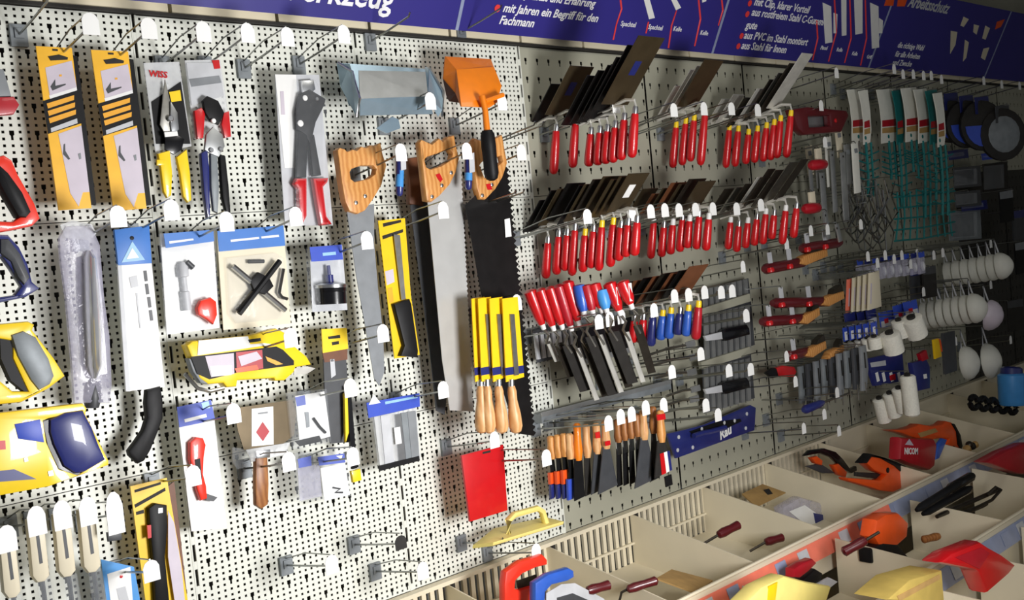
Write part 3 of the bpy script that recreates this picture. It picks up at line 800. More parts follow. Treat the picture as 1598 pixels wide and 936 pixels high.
# --- handles entering from the left edge
it = Item('hacksaw', 'grey and red hacksaw end at the top left edge of the picture', 'hacksaw', .09)
it.slab('frame', [(-60,105),(6,108),(12,128),(18,150),(-60,152)], 'grey', .012, 0, .002)
it.slab('red_end', [(-60,154),(22,150),(31,163),(22,178),(-60,184)], 'crimson', .018, .004, .003)
it.done()
def dsaw(label, outer, hole, m, grip, gm, extra=None, d=.12):
    it = Item('hacksaw', label, 'hacksaw', d)
    it.slab('frame', outer, m, .022, 0, .005, holes=[hole] if hole else [])
    if grip: it.slab('grip', grip, gm, .034, .006, .009)
    if extra:
        for e in extra: it.slab(*e)
    it.done()
dsaw('red-framed saw with black padded grip at the left edge', ZE(-160,-180,20,-230,58,-205,85,-140,160,-10,186,60,150,95,60,115,-160,150), ZE(-90,-80,5,-160,40,-100,95,0,105,45,60,75,-60,70), 'redbright', ZE(-5,-195,45,-150,110,-60,150,30,125,60,85,55,40,-20,0,-90,-20,-150), 'black')
dsaw('dark blue plastic saw handle at the left edge below the red one', ZE(-160,130,40,135,90,190,130,270,150,350,185,380,120,420,-160,480), ZE(-80,240,10,235,50,290,100,370,70,410,-40,425), 'navy', ZE(0,150,45,150,100,220,145,330,115,370,80,330,50,260,0,220), 'charcoal')
dsaw('yellow saw handle with grey rubber grip at the left edge', ZE(-200,560,130,530,160,545,150,570,250,700,300,780,220,840,100,900,-200,930), ZE(-120,640,0,610,60,620,60,700,130,850,60,850,0,800,-60,700), 'yellow2', ZE(50,590,110,570,170,600,230,700,255,780,235,820,180,850,140,800,80,690), 'plate_grey', [('dark_liner', ZE(0,600,62,590,90,690,150,840,120,858,50,800,5,700), 'black', .02, -.004)], d=.13)
dsaw('big yellow saw handle with dark blue glossy grip at the left edge', ZH(-180,190,340,130,355,150,350,175,445,365,445,382,200,470,-180,540), ZH(176,200,200,190,340,160,420,360,320,425,240,400,190,290), 'yellow2', ZH(205,195,270,165,345,155,385,230,412,300,440,362,350,415,310,420,262,390,220,300,205,250), 'navy',
     [('black_liner', ZH(176,205,250,178,290,300,330,420,305,428,240,395,196,300), 'blackgloss', .02, -.002), ('blue_badge', ZH(60,215,165,195,182,290,75,275), 'royal', .002, .0012, .001), ('blue_strip', ZH(-180,425,60,400,150,440,-180,465), 'navy', .002, .0012), ('red_badge', ZH(-20,285,22,282,24,318,-20,322), 'red', .001, .0012),
      ('screw', ZH(98,355,112,350,116,366,102,370), 'steel', .002, .0016), ('screw', ZH(198,410,216,404,220,424,202,428), 'steel', .002, .0016)], d=.15)
# --- hooks of the left half (tag pixel, text)
for a in [(140,38,'carrying the leftmost yellow blade pack'),(231,45,'carrying the second yellow blade pack'),(316,50,'carrying the yellow-gripped snips'),(385,52,'carrying the red and black cutter'),(447,58,'empty, between the cutter and the bolt cutter'),(535,54,'carrying the bolt cutter card'),
          (183,338,'carrying the tall clear bag'),(266,328,'carrying the blue-headed white sleeve'),(352,346,'carrying the bag with the red plug'),(460,338,'carrying the circle cutter card'),(571,375,'carrying the round hole saw pack'),(596,520,'carrying the small yellow file card'),(452,527,'carrying the yellow carry case'),
          (690,328,'carrying the tall yellow keyhole saw card'),(363,645,'carrying the orange-red knife card'),(545,605,'carrying the bag with white leaflet'),(549,712,'carrying the lower blue-labelled bag'),(449,720,'empty, right of the wooden scraper handle'),(300,742,'carrying the folding saw card, over the orange-red knife'),(235,890,'in front of the folding saw card'),
          (690,608,'carrying the bag of files'),(770,686,'carrying the red flat pack'),(516,880,'empty, lowest left on the board'),(658,890,'empty, lowest in the middle of the board'),(835,860,'under the pale yellow float'),(624,238,'left of the bright handsaw handle'),(727,236,'between the two big saw handles'),(812,238,'right of the black saw handle'),(670,158,'in front of the galvanised scoop'),(782,160,'in front of the orange scoop'),(805,472,'carrying the yellow rasps')]:
    hook(*a)
for (x, y, h, w) in [(10,840,.045,'leftmost chisel'),(56,812,.05,'second chisel'),(96,803,.05,'third chisel'),(136,797,.05,'fourth chisel'),(178,800,.075,'dark spring clip')]:
    hook(x, y, 'carrying the '+w+' at the bottom left', th=h, L=.15)
hook(624, 846, 'empty with a dark end, above the lowest hooks', tagmat='dark', th=.03)
for (x, y, w) in [(75,-2,'at the top left corner'),(640,22,'above the galvanised scoop'),(783,10,'above the orange scoop'),(785,842,'under the left end of the float')]:
    hook(x, y, 'empty, '+w, tagged=False, L=.16)
# ================================================================= trowel wall
ORD = ['first','second','third','fourth','fifth','sixth','seventh','eighth','ninth','tenth','eleventh','twelfth','thirteenth','fourteenth','fifteenth','sixteenth']
def trowel(label, group, px, py, d, hl, hm, bl, bw, bm, tip=0.0, fer='steel', lean=.22, tilt=44, hr=.0135, sticker=None, bend=0.0, nb=.03):
    it = Item('trowel', label, 'trowel', d, group)
    T = P(px, py, d); dn = Vector((bend, lean, -1)).normalized()
    it.add('handle', g_lathe(T, T+dn*hl, [(0,hr*.55),(.05,hr*.78),(.3,hr*.9),(.7,hr*1.02),(.9,hr),(.97,hr*.75),(1,hr*.3)], 10), hm, True)
    it.add('ferrule', g_lathe(T-dn*.016, T+dn*.004, [(0,hr*.5),(.3,hr*.6),(1,hr*.62)], 9), fer, True)
    B = T+Vector((0,.062,nb))
    it.add('neck', g_tube([T-dn*.014, T-dn*.032+Vector((0,.004,0)), T+Vector((0,.026,.036)), B+Vector((0,.004,-.002)), B], .0045, 6), 'lightsteel', True)
    a = math.radians(tilt); up = Vector((0,-math.sin(a),math.cos(a))); nr = Vector((0,-math.cos(a),-math.sin(a)))
    w0, w1 = bw/2, bw/2*(1-tip)
    it.add('blade', g_slab([B-Vector((w0,0,0)), B+Vector((w0,0,0)), B+Vector((w1,0,0))+up*bl, B-Vector((w1,0,0))+up*bl], .0022, 0, (), nr), bm)
    if sticker: it.add('blade>sticker', g_slab([B+up*bl*.55+Vector((x*.012,0,0))+up*y*.02+nr*.0006 for x, y in ((-1,-1),(1,-1),(1,1),(-1,1))], .0006, 0, (), nr), sticker)
    it.done()
R = random.Random(3)
def cluster(rows, where, x0, d0, k, blades, fer, hm='red', hr=.0122, lean=.22):
    for i, (px, yt, yb) in enumerate(rows):
        d = d0+k*(px-x0)
        T, Bt = P(px, yt, d), P(px, yb, d)
        hl = (T.z-Bt.z)*1.0
        bl, bw, bm = blades[i % len(blades)][:3]
        st = blades[i % len(blades)][3] if len(blades[i % len(blades)]) > 3 else None
        trowel('%s red-handled trowel from the left in %s' % (ORD[i], where), 'red-handled trowels '+where, px, yt, d, hl, hm, bl, bw, bm, 0, fer[i % len(fer)], lean, sticker=st, hr=hr)
K = 'blade_black'; Bn = 'blade_brown'; S = 'lightsteel'; D = 'steel_dark'; SD = 'steel_dull'
cluster([(868,203,272),(898,192,262),(922,208,260),(936,206,258),(948,204,256),(960,198,254),(974,186,250),(991,176,246)], 'the top row, left bunch', 868, .07, .0021,
        [(.12,.05,K),(.15,.09,Bn,'navy'),(.15,.08,K),(.16,.08,K),(.17,.08,K),(.18,.09,K),(.19,.09,K),(.195,.10,Bn,'navy')], ['steel'])
cluster([(1055,198,262),(1070,192,258),(1083,187,252),(1100,178,258)], 'the top row, middle bunch', 1055, .08, .0024, [(.12,.03,S),(.16,.04,S),(.16,.06,S),(.16,.09,Bn)], ['yellow2'])
cluster([(1138,202,262),(1152,204,260),(1168,209,256),(1182,204,254),(1196,199,252),(1208,194,250),(1218,188,247),(1234,180,246)], 'the top row, right bunch', 1138, .07, .0022,
        [(.09,.05,S),(.11,.06,S),(.11,.05,D),(.13,.05,S),(.15,.05,D),(.16,.06,SD),(.18,.05,D),(.195,.06,S)], ['yellow2'])
cluster([(855,378,436),(872,368,430),(885,366,424),(897,358,432),(913,366,426),(926,360,420),(939,353,424),(957,349,418),(969,354,408),(980,350,402),(994,346,400)], 'the second row, left bunch', 855, .06, .0019,
        [(.11,.06,K),(.12,.07,K),(.12,.08,Bn,'navy'),(.12,.07,K),(.13,.07,K),(.12,.08,Bn),(.12,.08,D),(.12,.09,Bn),(.12,.09,Bn),(.12,.08,Bn,'white'),(.12,.08,Bn,'white')], ['steel','steel','steel','steel','yellow2','steel','yellow2','yellow2','steel'])
cluster([(1020,346,405),(1036,354,402),(1050,350,398),(1065,342,394),(1076,344,388),(1091,337,390),(1106,341,392)], 'the second row, middle bunch', 1020, .08, .0021,
        [(.09,.07,Bn),(.09,.08,'brown'),(.10,.08,Bn,'navy'),(.10,.09,'brown'),(.10,.08,Bn),(.10,.08,D),(.10,.08,Bn)], ['white','steel'])
cluster([(1140,346,390),(1153,352,394),(1167,347,388),(1181,341,384),(1195,333,382),(1208,335,374),(1226,328,382),(1243,324,372)], 'the second row, right bunch', 1140, .08, .0022,
        [(.10,.05,D),(.12,.05,SD),(.12,.05,D),(.13,.04,S),(.14,.04,D),(.14,.05,D),(.15,.05,SD),(.15,.04,D)], ['white','steel'])
# third row: long narrow trowels, handles up, blades down
rowc = [(826,452,846,506,'red'),(842,450,862,508,'red'),(857,447,876,506,'red'),(870,444,890,508,'crimson'),(884,438,902,500,'red'),(903,444,911,486,'blue'),(914,444,924,484,'crimson'),(926,442,938,480,'red'),(938,452,946,482,'skyblue'),(950,440,966,484,'red'),(970,438,984,474,'red')]
for i, (x0, y0, x1, y1, hm) in enumerate(rowc):
    d = .10+.0013*(x0-826); it = Item('joint_trowel', '%s %s-handled joint trowel hanging blade down in the third row' % (ORD[i], 'blue' if 'blue' in hm else 'red'), 'trowel', d, 'joint trowels in the third row')
    a, b = P(x0,y0,d), P(x1,y1,d+.01); ax = (b-a).normalized()
    it.add('handle', g_lathe(a, b, [(0,.008),(.05,.017),(.3,.0175),(.75,.015),(1,.009)], 10), hm, True)
    it.add('ferrule', g_lathe(b-ax*.002, b+ax*.014, [(0,.0075),(1,.006)], 9), 'white', True)
    if i in (9, 10): it.add('handle>white_label', g_box((a+b)/2+Vector((0,-.0145,0)), (.012,.001,.045)), 'white')
    c = b+ax*.02; e = P(x1+[24,30,38,42,44,46,46,44,42,38,34][i], y1+[58,80,104,116,118,130,128,124,116,112,108][i], d+.01)
    it.add('neck', g_tube([b+ax*.012, c+Vector((0,-.012,-.01)), c+Vector((0,0,-.03)), c+(e-c)*.35], .004, 6), 'steel_dull', True)
    w = Vector((.010+.006*(i%3),0,0)); s = c+(e-c)*.22
    it.add('blade', g_slab([s-w, s+w, e+w*.9, e-w*.9], .002), ['lightsteel','steel_dark','dark'][i % 3])
    it.done()
# third row right: red and blue handles
rowd = [(990,500,536,'red'),(1004,498,538,'red'),(1019,494,542,'navy'),(1034,492,532,'blue'),(1047,488,530,'blue'),(1061,488,524,'navy'),(1074,484,526,'blue'),(1090,478,532,'crimson')]
for i, (px, yt, yb, hm) in enumerate(rowd):
    d = .09+.0019*(px-990); T, Bt = P(px,yt,d), P(px,yb,d)
    trowel('%s trowel, %s handle, from the left in the third row on the right' % (ORD[i], {'red':'red','crimson':'dark red','navy':'dark blue','blue':'bright blue'}[hm]), 'red and blue trowels third row', px, yt, d, (T.z-Bt.z), hm, .11, .085, [D,'brown',K,'brown'][i % 4], 0, 'yellow2' if i in (3,4,6,7) else 'steel', sticker='white' if i == 6 else None)
# hook rails of the trowel rows
for (px, py, w) in [(960,166,'left bunch, top row'),(1050,172,'middle bunch, top row, inner'),(1097,170,'middle bunch, top row, outer'),(1140,170,'right bunch, top row, inner'),(1181,172,'right bunch, top row, outer'),(915,338,'left bunch, second row, inner'),(985,334,'left bunch, second row, outer'),
                    (1014,330,'middle bunch, second row, first'),(1036,328,'middle bunch, second row, second'),(1058,328,'middle bunch, second row, third'),(1084,327,'middle bunch, second row, fourth'),(1111,326,'middle bunch, second row, fifth'),(1148,326,'right bunch, second row, first'),(1186,320,'right bunch, second row, second'),
                    (933,502,'third row joint trowels, first'),(950,498,'third row joint trowels, second'),(968,494,'third row joint trowels, third'),(1019,484,'third row blue trowels, first'),(1051,462,'third row blue trowels, second'),(1073,460,'third row blue trowels, third'),(1098,456,'third row blue trowels, fourth'),(1124,456,'empty, right of the blue trowels, first'),(1141,454,'empty, right of the blue trowels, second'),(1163,492,'right of the ribbed card'),
                    (1092,552,'between the two ribbed cards'),(1047,580,'empty, left of the lower ribbed card'),(1136,578,'over the lower ribbed card, first'),(1170,576,'over the lower ribbed card, second'),(1100,632,'above the navy float'),(1119,647,'on the navy float')]:
    hook(px, py, w if w.split()[0].strip(',') in ('empty','right','between','over','above','on') and 'bunch' not in w else 'of the '+w, L=.26, rise=.035, double=True, tw=.030, th=.036)
for (px, py, w) in [(842,192,'left of the top trowel row'),(812,238+60,'left of the second trowel row')]: hook(px, py, 'bare, '+w, L=.22, tagged=False, double=True)
# --- grey strip added as the dark shadow band between joint trowels and knives
it = Item('shadow_band', 'grey strip made as the dark shadow band above the wooden-handled knives', 'rail', .05)
a, b = P(838,655,.02), P(1040,600,.02)
it.add('strip', g_box((a+b)/2, ((b-a).length,.035,.022)), 'plate_grey')
it.add('lip', g_box((a+b)/2+Vector((0,-.018,.012)), ((b-a).length,.003,.012)), 'galv_tile')
it.done()
# --- wooden handled putty knives and brushes
def knife(label, x, yt, yh, yb, hm, wt, wb, bm, d, extra=None, dx=5):
    it = Item('putty_knife', label, 'putty knife', d, 'wooden-handled knives and brushes')
    it.lathe('handle', (x,yt), (x+dx*.5,yh), [(0,.006),(.06,.0105),(.35,.0095),(.75,.0125),(1,.009)], hm, n=9)
    it.slab('blade', [(x+dx*.5-wt,yh-2),(x+dx*.5+wt,yh-3),(x+dx+wb,yb-wb*.5),(x+dx-wb,yb+wb*.5)], bm, .003, 0)
    if extra:
        for e in extra: it.slab(*e)
    it.done()
for i, x in enumerate([859,869,879]):
    knife('%s of three brushes with orange bands and blue tips' % ['leftmost','middle','rightmost'][i], x, 680-i*2, 716-i*2, 740-i, 'wood', 3, 3.5, 'black', .08+.015*i,
          [('orange_band', [(x,738-i*2),(x+8,736-i*2),(x+9,754),(x+1,756)], 'orangered', .012, .004, .002), ('blue_tip', [(x+1,756),(x+9,754),(x+8,776),(x+2,779)], 'navy', .010, .002, .002)])
knife('brush with plain blue tip beside the orange-handled scraper', 888, 676, 716, 750, 'wood_pale', 3, 4, 'black', .125, [('blue_tip', [(887,748),(897,746),(896,778),(888,781)], 'royal', .010, .002, .002)])
knife('scraper with bright orange-yellow handle and long black blade', 900, 660, 718, 778, 'orange', 6, 8, 'black', .14)
knife('pale wooden scraper with dark narrow blade beside the orange-handled one', 914, 662, 714, 772, 'wood_pale', 4, 5, 'dark', .14)
knife('wooden putty knife with red dot and wide dark blade', 930, 660, 708, 766, 'wood_pale', 5, 12, 'charcoal', .16, [('red_dot', [(929,675),(936,673),(937,683),(930,684)], 'red', .001, .0125)])
knife('second wooden putty knife with wide grey blade', 944, 656, 700, 764, 'wood_pale', 5, 15, 'charcoal', .18, [('red_dot', [(944,689),(952,687),(953,694),(945,696)], 'red', .001, .0125)])
for i, x in enumerate([963,973,983,993]):
    knife('%s narrow dark putty knife in the group of four' % ORD[i], x, 654-i*3, 690-i*3, 758-i*2, 'wood_dark', 3, 4, 'black', .18+.015*i, [('silver_band', [(x-1,690-i*3),(x+6,688-i*3),(x+8,708-i*3),(x+1,710-i*3)], 'steel', .0035, .0006)])
knife('wooden putty knife with the widest dark blade', 1003, 640, 686, 754, 'wood_pale', 5, 17, 'charcoal', .24)
knife('thin brown putty knife behind the last brush', 1018, 634, 676, 748, 'wood_dark', 3, 7, 'dark', .24)
knife('last brush with orange handle, red collar and a red, white and blue label', 1030, 640, 690, 740, 'wood', 6, 13, 'dark', .27,
      [('red_collar', [(1026,647),(1038,645),(1039,654),(1027,656)], 'red', .004, .014), ('red_label', [(1030,708),(1036,706),(1040,738),(1033,741)], 'red', .0006, .0012), ('white_label', [(1036,706),(1041,704),(1045,735),(1040,738)], 'white', .0006, .0012), ('blue_label', [(1041,704),(1045,703),(1049,733),(1045,735)], 'navy', .0006, .0012), ('eyelet', [(1038,744),(1048,740),(1050,756),(1040,760)], 'black', .004, .002)])
for (px, py, w) in [(851,714,'left end of the wooden knives'),(948,660,'wooden knives, second'),(967,650,'wooden knives, third'),(984,646,'wooden knives, fourth'),(1006,636,'wooden knives, fifth'),(1034,632,'last wooden brush')]: hook(px, py, 'carrying the '+w, L=.26, rise=.03)
# --- two ribbed clear cards with black handled tools
for i, (y, lab) in enumerate([(520,'upper'),(603,'lower')]):
    it = Item('blade_strip_card', '%s grey ribbed blade strip with a black and silver knife across it' % lab, 'blade strip', .06)
    for j in range(8):
        x = 1100+j*9.2
        it.slab('rib', [(x,y-28-j*2.2),(x+5.5,y-29.5-j*2.2),(x+8,y+40-j*2.6),(x+2.5,y+41.5-j*2.6)], 'galv_tile', .006, -.01)
    it.slab('backing', [(1096,y-30),(1172,y-50),(1178,y+18),(1100,y+42)], 'charcoal', .002, -.018)
    it.slab('top_rail', [(1094,y-38),(1170,y-62),(1172,y-50),(1096,y-27)], 'board_grey', .012, 0)
    it.slab('knife', [(1128,y-4),(1134,y-8),(1166,y-14),(1170,y-8),(1171,y+2),(1134,y+12),(1129,y+8)], 'blackgloss', .018, .014, .004)
    it.slab('knife_tip', [(1100,y+4),(1129,y-3),(1129,y+9),(1104,y+12)], 'lightgrey', .010, .010, .002)
    it.done()
it = Item('blade_strip_card', 'pale ribbed strip at the left end below the red joint trowels', 'blade strip', .05)
for j in range(7):
    x = 834+j*9; it.slab('rib', [(x,520-j*1.5),(x+5,519-j*1.5),(x+10,560-j*2),(x+5,561-j*2)], 'lightgrey', .006, -.006)
it.slab('backing', [(832,516),(896,502),(902,552),(838,566)], 'charcoal', .002, -.014)
it.done()
it = Item('tool_rack', 'dark metal rack plate behind the joint trowel blades', 'rack', .06)
it.slab('plate', [(900,516),(985,494),(990,540),(906,562)], 'blade_black', .004)
it.slab('ledge', [(906,562),(990,540),(992,548),(908,570)], 'galv_tile', .012, .004)
it.done()
it = Item('blade_strip_card', 'ribbed grey strip without a knife, topmost, right of the blue trowels', 'blade strip', .05)
for j in range(8):
    x = 1098+j*9; it.slab('rib', [(x,452-j*2.2),(x+5.5,450.5-j*2.2),(x+7.5,486-j*2.4),(x+2,487.5-j*2.4)], 'galv_tile', .006, -.006)
it.slab('backing', [(1094,452),(1168,434),(1172,470),(1098,490)], 'charcoal', .002, -.014)
it.done()
# --- spatula wires between
for i, (a, b) in enumerate([((1006,556),(1084,536)),((1012,572),(1090,556)),((1022,590),(1086,580)),((1040,618),(1092,606)),((1040,632),(1090,622))]):
    it = Item('wire_tool', '%s thin steel wire tool from the top, left of the ribbed cards' % ORD[i], 'wire tool', .08, 'thin wire tools')
    it.tube('rod', [a, ((a[0]+b[0])/2, (a[1]+b[1])/2-3), b], 'steel_dull', .004)
    it.slab('flat_end', [(b[0]-14,b[1]-2),(b[0],b[1]-6),(b[0]+2,b[1]+3),(b[0]-12,b[1]+7)], 'galv_tile', .004, .004)
    it.done()
# --- navy float
it = Item('plastering_float', 'long navy blue float with white logo, lying flat against the board', 'float', .05)
ZN = zs(1040,620,9.36)
it.slab('plate', ZN(20,530,200,490,560,400,1230,110,1310,150,1290,480,700,690,150,890), 'navy', .010, 0, .002)
it.slab('plate>dark_slot', ZN(330,500,520,430,760,350,1080,310,1100,350,880,450,620,510,400,540), 'black', .001, .0012)
it.text('plate>logo', 'Rau', ZN(785,620)[0], .042, 'white', .002, 9, .2, .03)
for (x, y) in [(185,580),(170,770),(390,730),(520,460),(850,370),(1000,340),(1165,450),(1180,240)]: it.disk('plate>rivet', ZN(x,y)[0], .006, 'lightgrey', .002, .002)
it.tube('handle', ZN(400,560,520,520,640,500,860,440), 'navy', .008, .018)
it.done()
# ================================================================= bins below the board
ZC = CAMH
BX = [1.23,1.58,1.93,2.277,2.625,2.975,3.32,3.67,4.02,4.37,4.72,5.07]
def bins(label, d0, d1, zb0, zf0, zb1, zf1, xs, xa, xb, strips, back):
    it = Item('bin_shelf', label, 'shelf', d0)
    v = lambda x, d, z: Vector((x,-d,ZC+z))
    it.add('floor_tray', g_slab([v(xa,d0,zb1), v(xb,d0,zb1), v(xb,d1,zf1), v(xa,d1,zf1)], .004, 0, (), Vector((0,0,1))), 'cream')
    for x in xs:
        it.add('divider', g_slab([v(x,d0,zb0), v(x,d1-.004,zf0), v(x,d1-.004,zf1), v(x,d0,zb1)], .004, 0, (), Vector((1,0,0))), 'cream')
        if back: it.add('divider_clip', g_box(v(x+.004,.012,zb0-.06), (.008,.02,.13)), 'dark')
    it.add('front_wall', g_box(v((xa+xb)/2, d1, (zf0+zf1)/2), (xb-xa,.004,zf0-zf1)), 'cream')
    for (x0, x1, m) in strips:
        it.add('price_strip', g_slab([v(x0,d1+.022,zf0-.062), v(x1,d1+.022,zf0-.062), v(x1,d1+.006,zf0-.014), v(x0,d1+.006,zf0-.014)], .004, 0, (), Vector((0,-.9,.4)).normalized()), m)
        if m != 'white':
            n = int((x1-x0)/.11)
            for j in range(n):
                if (j*7+int(x0*10)) % 3 == 0: continue
                xx = x0+.02+j*.11
                it.add('price_strip>price_label', g_slab([v(xx,d1+.0215,zf0-.054), v(xx+.05,d1+.0215,zf0-.054), v(xx+.05,d1+.0095,zf0-.02), v(xx,d1+.0095,zf0-.02)], .0006, 0, (), Vector((0,-.9,.4)).normalized()), 'lightgrey' if j % 2 else 'strip_blue')
    it.add('edge_rail', g_tube([v(xa,d1,zf0+.002), v(xb,d1,zf0+.002)], .005, 6), 'cream', True)
    if back:
        it.add('back_sheet', g_box(v((xa+xb)/2,-.03,(zb0+zb1)/2-.01), (xb-xa,.006,zb0-zb1+.06)), 'plate_grey')
        n = int((3.4-xa)/.026)
        for j in range(n): it.add('slat', g_box(v(xa+.013+j*.026,-.004,(zb0+zb1)/2), (.013,.008,zb0-zb1)), 'cream')
        it.add('ledge', g_box(v((xa+xb)/2,.004,zb0-.085), (xb-xa,.008,.006)), 'cream')
        it.add('far_back', g_box(v((3.4+xb)/2,-.004,(zb0+zb1)/2), (xb-3.4,.008,zb0-zb1)), 'cream')
    return it
x_sal = P(1388,784,.43).x
bins('upper cream bin tray under the pegboard with salmon and grey price strip', .0, .42, -.803, -.885, -.945, -1.0, BX, 1.0, 5.4, [(1.0,x_sal,'salmon'),(x_sal,5.4,'strip_blue')], True).done()
X2 = [P(1311,867,.46).x+i*(P(1426,787,.46).x-P(1311,867,.46).x) for i in range(-2, 7)]
bins('lower front cream bin tray with a bluish price strip', .45, .74, -.905, -.935, -1.06, -1.10, X2, 1.0, 5.2, [(1.0,5.2,'strip_blue')], False).done()
X3 = [2.2,2.5,2.8,3.1,3.4,3.7]
bins('nearest cream bin tray at the bottom right corner', .77, 1.05, -.955, -.975, -1.10, -1.14, X3, 1.2, 5.0, [(1.2,5.0,'strip_blue')], False).done()
# plinth below the trays
it = Item('shelf_base', 'plain cream shelf base carrying the bin trays', 'shelf base')
it.add('base', g_box((3.2,-.51,(ZC-1.15)/2), (4.5,1.02,ZC-1.15)), 'cream'); it.done()
# --- contents of the trays
def V3(x, d, z): return Vector((x,-d,ZC+z))
def dhandle(label, pts, m, d, bladem):
    it = Item('hand_saw', label, 'saw', d)
    it.tube('handle', pts, m, .0145, n=9)
    it.done()
ZK = zs(680,780,5.707)
# red and blue D-handled saws standing in the bin
it = Item('hand_saw', 'small saw with bright red bow handle standing in the left bin', 'saw', .20)
it.slab('bow_handle', ZK(630,640,760,545,900,505,960,485,1000,530,1000,580,900,605,780,660,720,720,712,790,760,800,860,770,880,800,870,890,850,960,620,960,615,760), 'redbright', .024, 0, .007)
it.slab('blade', ZK(720,720,900,660,900,780,740,820), 'steel_dark', .002, -.012)
it.done()
it = Item('hand_saw', 'small saw with bright blue bow handle standing beside the red one', 'saw', .26)
it.slab('bow_handle', ZK(890,740,1010,660,1190,605,1235,630,1240,690,1180,725,1040,760,985,820,975,960,890,960), 'blue', .024, 0, .007)
it.slab('blade', ZK(985,830,1120,750,1240,740,1500,880,1520,960,985,960), 'lightgrey', .002, -.012)
it.slab('blade>dark_panel', ZK(1080,870,1220,830,1380,900,1380,960,1080,960), 'charcoal', .0006, -.0112)
it.done()
def lying_handle(label, a, b, r, m, rod=None, name='file', cat='file'):
    it = Item(name, label, cat)
    it.add('handle', g_lathe(a, b, [(0,r*.5),(.06,r*.95),(.4,r*.85),(.75,r),(.95,r*.8),(1,r*.4)], 10), m, True)
    if rod: it.add('shank', g_tube([b]+rod, r*.28, 6), 'steel_dark', True)
    it.done()
lying_handle('dark red handled file leaning out of the bin left of the divider', P(952,912,.26), P(915,922,.24), .013, 'maroon', [P(890,930,.2)])
lying_handle('dark red handled scraper leaning out towards the salmon strip', P(1026,905,.34), P(978,920,.30), .012, 'maroon', [P(970,924,.29), P(966,940,.28)])
lying_handle('dark red handle in the bin beside the cardboard, left one', P(1154,818,.22), P(1120,835,.20), .014, 'maroon', [P(1095,850,.17)])
lying_handle('dark red handle in the bin beside the cardboard, right one', P(1222,838,.30), P(1194,846,.28), .013, 'maroon', [P(1170,860,.25)])
it = Item('cardboard_sheet', 'brown cardboard piece lying in the bin right of the scraper', 'cardboard', .3)
it.add('sheet', g_slab([P(1024,902,.30), P(1048,888,.22), P(1112,905,.30), P(1086,925,.38)], .004, 0, (), Vector((0,-.1,1)).normalized()), 'cardbrown'); it.done()
it = Item('cardboard_sheet', 'brown card leaning in the bin by the back rail', 'cardboard', .1)
it.add('sheet', g_slab([P(1158,770,.10), P(1190,755,.06), P(1226,768,.12), P(1180,790,.16)], .004, 0, (), Vector((0,-.3,1)).normalized()), 'cardbrown')
it.add('sheet>dark_print', g_slab([P(1192,764,.102), P(1200,762,.102), P(1206,770,.12), P(1198,772,.12)], .001, 0, (), Vector((0,-.3,1)).normalized()), 'dark'); it.done()
# blue-white bag in the bin under the watermark area
it = Item('parts_bag', 'crumpled clear bag with white and dark blue parts in the bin', 'plastic bag', .2)
it.slab('bag', [(1222,792),(1250,775),(1290,786),(1312,820),(1308,850),(1270,862),(1232,840)], 'film_lilac', .04, 0, .012)
it.slab('white_label', [(1232,798),(1256,788),(1290,812),(1272,830)], 'white', .002, .002)
it.slab('dark_part', [(1270,800),(1300,806),(1310,838),(1290,850),(1276,830)], 'navy', .006, .004, .002)
it.done()
# orange and black secateurs
ZL = zs(1240,640,4.464)
it = Item('tile_cutter', 'black and orange pliers-like cutter at the back of the bin', 'cutter', .14)
it.slab('arm', ZL(70,320,110,280,210,265,290,290,340,340,390,410,450,380,500,330,480,400,400,440,330,400,260,330,180,300), 'blackgloss', .014, .002, .003)
it.slab('orange_grip', ZL(120,330,160,318,200,350,195,385,150,370), 'orangered', .02, .008, .005)
it.slab('orange_grip', ZL(268,380,310,372,370,430,360,470,310,450), 'orangered', .02, .008, .005)
it.slab('grey_leg', ZL(80,390,180,370,290,440,200,440), 'charcoal', .008, -.004, .002)
it.done()
it = Item('hacksaw', 'bright orange hacksaw frame with black spine lying in the bin', 'hacksaw', .30)
it.slab('handle', ZL(505,370,545,320,610,330,700,380,770,450,850,465,840,500,745,545,690,570,600,560,560,545,380,490,370,470,470,478,600,490,640,450,560,420), 'orangered', .035, 0, .008)
it.slab('black_spine', ZL(470,370,530,302,620,325,720,360,780,390,800,440,760,445,700,390,600,335,540,325,510,370), 'black', .03, .004, .005)
it.slab('inner_panel', ZL(430,430,600,440,640,455,600,480,430,460), 'dark', .01, -.02, .002)
it.disk('bolt', ZL(653,418)[0], .009, 'black', .003, .003)
it.done()
it = Item('silicone_gun', 'orange drill-shaped applicator gun lying over the maroon bag', 'gun', .26)
it.slab('body', ZL(660,140,780,130,850,110,870,95,960,110,1030,100,1060,75,1100,85,1130,130,1170,230,1160,275,1100,278,1060,240,1080,200,1020,195,930,215,830,190,750,160), 'orangered', .04, 0, .008)
it.slab('dark_window', ZL(860,160,980,125,1000,150,880,190), 'cardbrown', .002, .002)
it.slab('black_end', ZL(1095,90,1120,95,1160,170,1175,250,1165,280,1140,240,1130,150), 'black', .03, .004, .005)
it.disk('bolt', ZL(1112,262)[0], .008, 'black', .003, .003)
it.done()
it = Item('foil_bag', 'maroon foil packet with white lettering standing in the bin', 'packet', .30)
it.slab('packet', ZL(750,190,980,200,1000,240,985,390,950,420,820,380,740,345), 'crimson', .05, 0, .014)
it.slab('packet>light_fold', ZL(770,240,800,200,830,245), 'lilac', .0008, .001)
it.text('packet>lettering', 'NICOM', ZL(765,305)[0], .030, 'white', .0012, -12, 0, .03)
it.done()
it = Item('marking_tool', 'small blue stick-shaped tool beside the maroon packet', 'tool', .30)
it.slab('strip', ZL(1000,240,1030,195,1065,205,1010,335,985,345), 'blue', .012, 0, .003); it.done()
